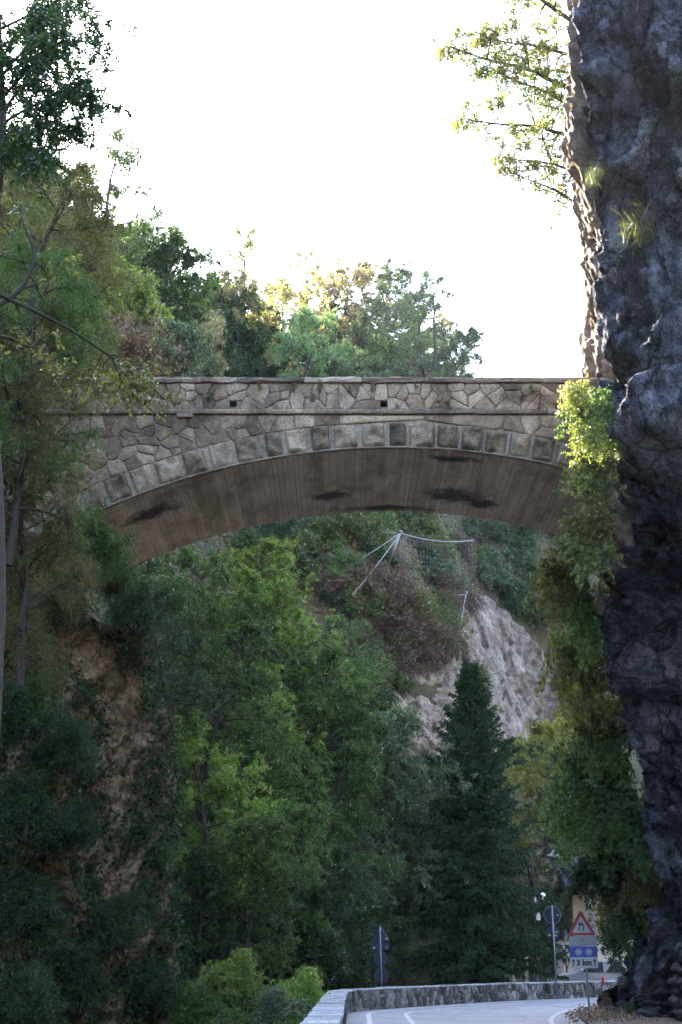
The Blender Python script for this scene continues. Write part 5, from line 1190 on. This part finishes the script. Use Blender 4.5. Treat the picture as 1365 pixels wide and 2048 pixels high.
# car parked behind the wall: only its windscreen shows over it
PAINTW = mat_plain('car_paint', (0.3, 0.31, 0.33), 0.3, 0.6, 0, 0.03); RUBBER = mat_plain('tyre_rubber', (0.02, 0.02, 0.02), 0.8, 0.3)
c = P(1152, 1990, 68.2); k = empty('parked_car', (c.x - 1.17, 68.2, 0)); tag(k, 'light grey car behind the wall with only bonnet and windscreen showing', 'car')
prof = [(0.0, 0.35), (0.02, 0.62), (0.18, 0.78), (1.05, 0.92), (1.12, 0.95), (1.85, 1.42), (2.2, 1.47), (3.1, 1.45), (3.75, 1.05), (4.0, 0.98), (4.1, 0.6), (4.08, 0.35)]
v = []
for y, ins in ((-0.82, 0.0), (-0.78, 0.06), (0.78, 0.06), (0.82, 0.0)):
    for x, z in prof: v.append((x, y * (1 - 0.16 * max(0, (z - 0.95) / 0.5)), z + (0.03 if abs(y) < 0.8 else 0)))
n = len(prof); f = [[r * n + i, r * n + (i + 1) % n, (r + 1) * n + (i + 1) % n, (r + 1) * n + i] for r in range(3) for i in range(n)]
m = MB(); m.v = v; m.f = f + [list(range(n)), list(range(3 * n, 4 * n))]; m.build('body', PAINTW, k)
m = MB(); m.poly([(1.17, -0.70, 1.01), (1.17, 0.70, 1.01), (1.83, 0.62, 1.445), (1.83, -0.62, 1.445)]); m.build('windscreen', GLASS, k)
for x0, x1 in ((1.35, 2.35), (2.42, 3.4)): MB().poly([(x0, -0.825, 0.98), (x1, -0.825, 0.98), (min(x1, 3.1), -0.705, 1.4), (max(x0 + 0.45, 1.85), -0.705, 1.4)]).build('side_window', GLASS, k)
for x in (0.75, 3.35):
    for y in (-0.8, 0.8):
        wv = MB().tube([(x, y - 0.1, 0.32), (x, y + 0.1, 0.32)], 0.32, 18).build('wheel', RUBBER, k, True); MB().tube([(x, y - 0.106, 0.32), (x, y + 0.106, 0.32)], 0.19, 12).build('rim', STEEL, wv, True)
for y in (-0.62, 0.62): MB().box(-0.01, 0.14, y - 0.14, y + 0.14, 0.60, 0.72).build('headlight', PLASTIC, k, bevel=0.02)
MB().box(1.25, 1.4, -0.98, -0.84, 0.98, 1.1).build('mirror', PAINTW, k, bevel=0.03)
# two white posts behind the wall, a red marker at its right end
for px, lab in ((1029, 'left of two white posts behind the wall under the spruce'), (1055, 'right of two white posts behind the wall under the spruce')):
    c = P(px, 1990, 68); o = MB().box(-0.07, 0.07, -0.07, 0.07, 0, 1.55).box(-0.09, 0.09, -0.09, 0.09, 1.552, 1.62).build('white_post', WHITER, None, bevel=0.008, loc=(c.x, 68, 0)); tag(o, lab, 'post', 'white posts')
REDP = mat_plain('red_plastic', (0.5, 0.015, 0.04), 0.4, 0.5)
c = P(1206, 1958, 56.0); o = empty('red_marker', (c.x, 56.0, 0)); tag(o, 'small red marker post half hidden by the rocks at the end of the wall', 'marker')
MB().lathe([(0.0, 0.62), (0.05, 0.62), (0.055, 0.75), (0.055, 0.88), (0.04, 0.94), (0.0, 0.95)], (0, 0, 0), 14).build('head', REDP, o, True); MB().tube([(0, 0, -0.1), (0, 0, 0.63)], 0.03, 8).build('post', STEEL, o, True)
# rockfall nets on the slope
WIRE = mat_plain('wire_rope', (0.36, 0.36, 0.37), 0.5, 0.4, 0.4)
def sag(a, b, k, n=10): return [a.lerp(b, t) + Vector((0, 0, -k * 4 * t * (1 - t))) for t in np.linspace(0, 1, n)]
def net(nm, top, foot, ends, mesh_to, label):
    s = empty(nm, foot); tag(s, label, 'net'); L = lambda q: Vector(q) - s.location
    MB().tube([L(foot), L(top)], [0.085, 0.07], 8).build('post', STEEL, s, True); MB().lathe([(0.0, 0.0), (0.11, 0.02), (0.11, 0.12), (0.0, 0.14)], tuple(L(top)), 8).build('post_head', STEEL, s, True)
    for e, k in ends: MB().tube(sag(L(top), L(e), k), 0.014, 4).build('cable', WIRE, s)
    if mesh_to is not None:
        m = MB(); a = sag(L(top), L(mesh_to[0]), mesh_to[1], 24); dn = Vector((0, -0.15, -1.0)) * mesh_to[2]
        for q in a: m.tube([q, q + dn], 0.0014, 3, False)
        for t in np.linspace(0.15, 1, 6): m.tube([q + dn * t for q in a], 0.0014, 3, False)
        m.build('net_mesh', WIRE, s); MB().tube(a, 0.02, 5).build('top_cable', WIRE, s)
hY = hit(770, 1140).y - 0.8
net('rockfall_net', P(801, 1066, hY), hit(772, 1140), [(P(640, 1165, hY - 2), 0.1), (P(705, 1190, hY - 3), 0.1), (P(690, 1030, hY + 3), 0.3)], (P(950, 1080, hY + 1.5), 0.25, 1.6), 'leaning grey net post with stay cables on the slope under the arch')
hY = hit(925, 1225).y - 1.4
net('rockfall_net', P(932, 1188, hY), hit(926, 1226), [(P(916, 1280, hY - 1.5), 0.05)], (P(690, 1204, hY - 4.0), 0.2, 1.2), 'lower short net post above the pale rock slope')
# loose rocks at the foot of the grey cliff
r = np.random.default_rng(19)
for i in range(16):
    s = r.uniform(0.1, 0.32); px, py = r.uniform(1165, 1290), 0; y = r.uniform(43.5, 50); x = np.interp(y, [43, 47, 50], [7.6, 8.35, 9.2]) + r.uniform(0, 1.3)
    bm = bmesh.new(); bmesh.ops.create_icosphere(bm, subdivisions=2, radius=1.0)
    for vv in bm.verts:
        q = np.array(vv.co) * 1.3 + i * 7.7; bl, rm = blocks(q[None]); vv.co *= 0.8 + 0.35 * float(bl[0]) * 0.6 + 0.15 * float(perlin(q * 2))
    me = bpy.data.meshes.new('loose_rock'); bm.to_mesh(me); bm.free(); me.materials.append(ROCK)
    o = link('loose_rock', me, None, (x, y, s * 0.25)); o.scale = (s, s * 0.9, s * 0.7); o.rotation_euler = (r.uniform(-.3, .3), r.uniform(-.3, .3), r.uniform(0, 6))
    tag(o, 'loose grey rock lying at the foot of the grey cliff by the road', 'rock', 'loose rocks at the cliff foot')
# grass tufts on the grey cliff
NR = grid_normals(VR)
for px, py, sc, lab in ((1290, 455, 1.3, 'large hanging grass tuft on the upper grey cliff'), (1200, 355, 0.5, 'small green tuft near the edge of the grey cliff'), (1245, 905, 0.5, 'small green plant in a crack of the grey cliff'), (1215, 340, 0.45, 'tiny green tuft on the upper rim of the grey cliff')):
    qx, qy = proj(VR.reshape(-1, 3)); i = np.argmin((qx - px) ** 2 + (qy - py) ** 2 + 1e5 * (np.arange(len(qx)) % VR.shape[1] > 104)); q = VR.reshape(-1, 3)[i]
    o = link('grass_tuft', TU2, None, q + np.array([-0.08, -0.05, 0])); o.scale = (sc, sc, sc); o.rotation_euler = (0.5, 0, -0.6); tag(o, lab, 'grass tuft', 'tufts on the grey cliff')
# ------------------------------------------------------------------ the air in the gorge, lit by the sun over the hill
hm = bpy.data.materials.new('haze'); nt = nodes_of(hm); pv = N(nt, 'ShaderNodeVolumePrincipled'); out = N(nt, 'ShaderNodeOutputMaterial')
pv.inputs['Color'].default_value = (0.86, 0.92, 1.0, 1); pv.inputs['Density'].default_value = 0.00013; pv.inputs['Anisotropy'].default_value = 0.2
nt.links.new(pv.outputs[0], out.inputs['Volume'])
tag(MB().box(-720, 720, -520, 920, -9, 95).build('haze', hm), kind='stuff')
scn.cycles.volume_bounces = 0; scn.cycles.volume_step_rate = 4
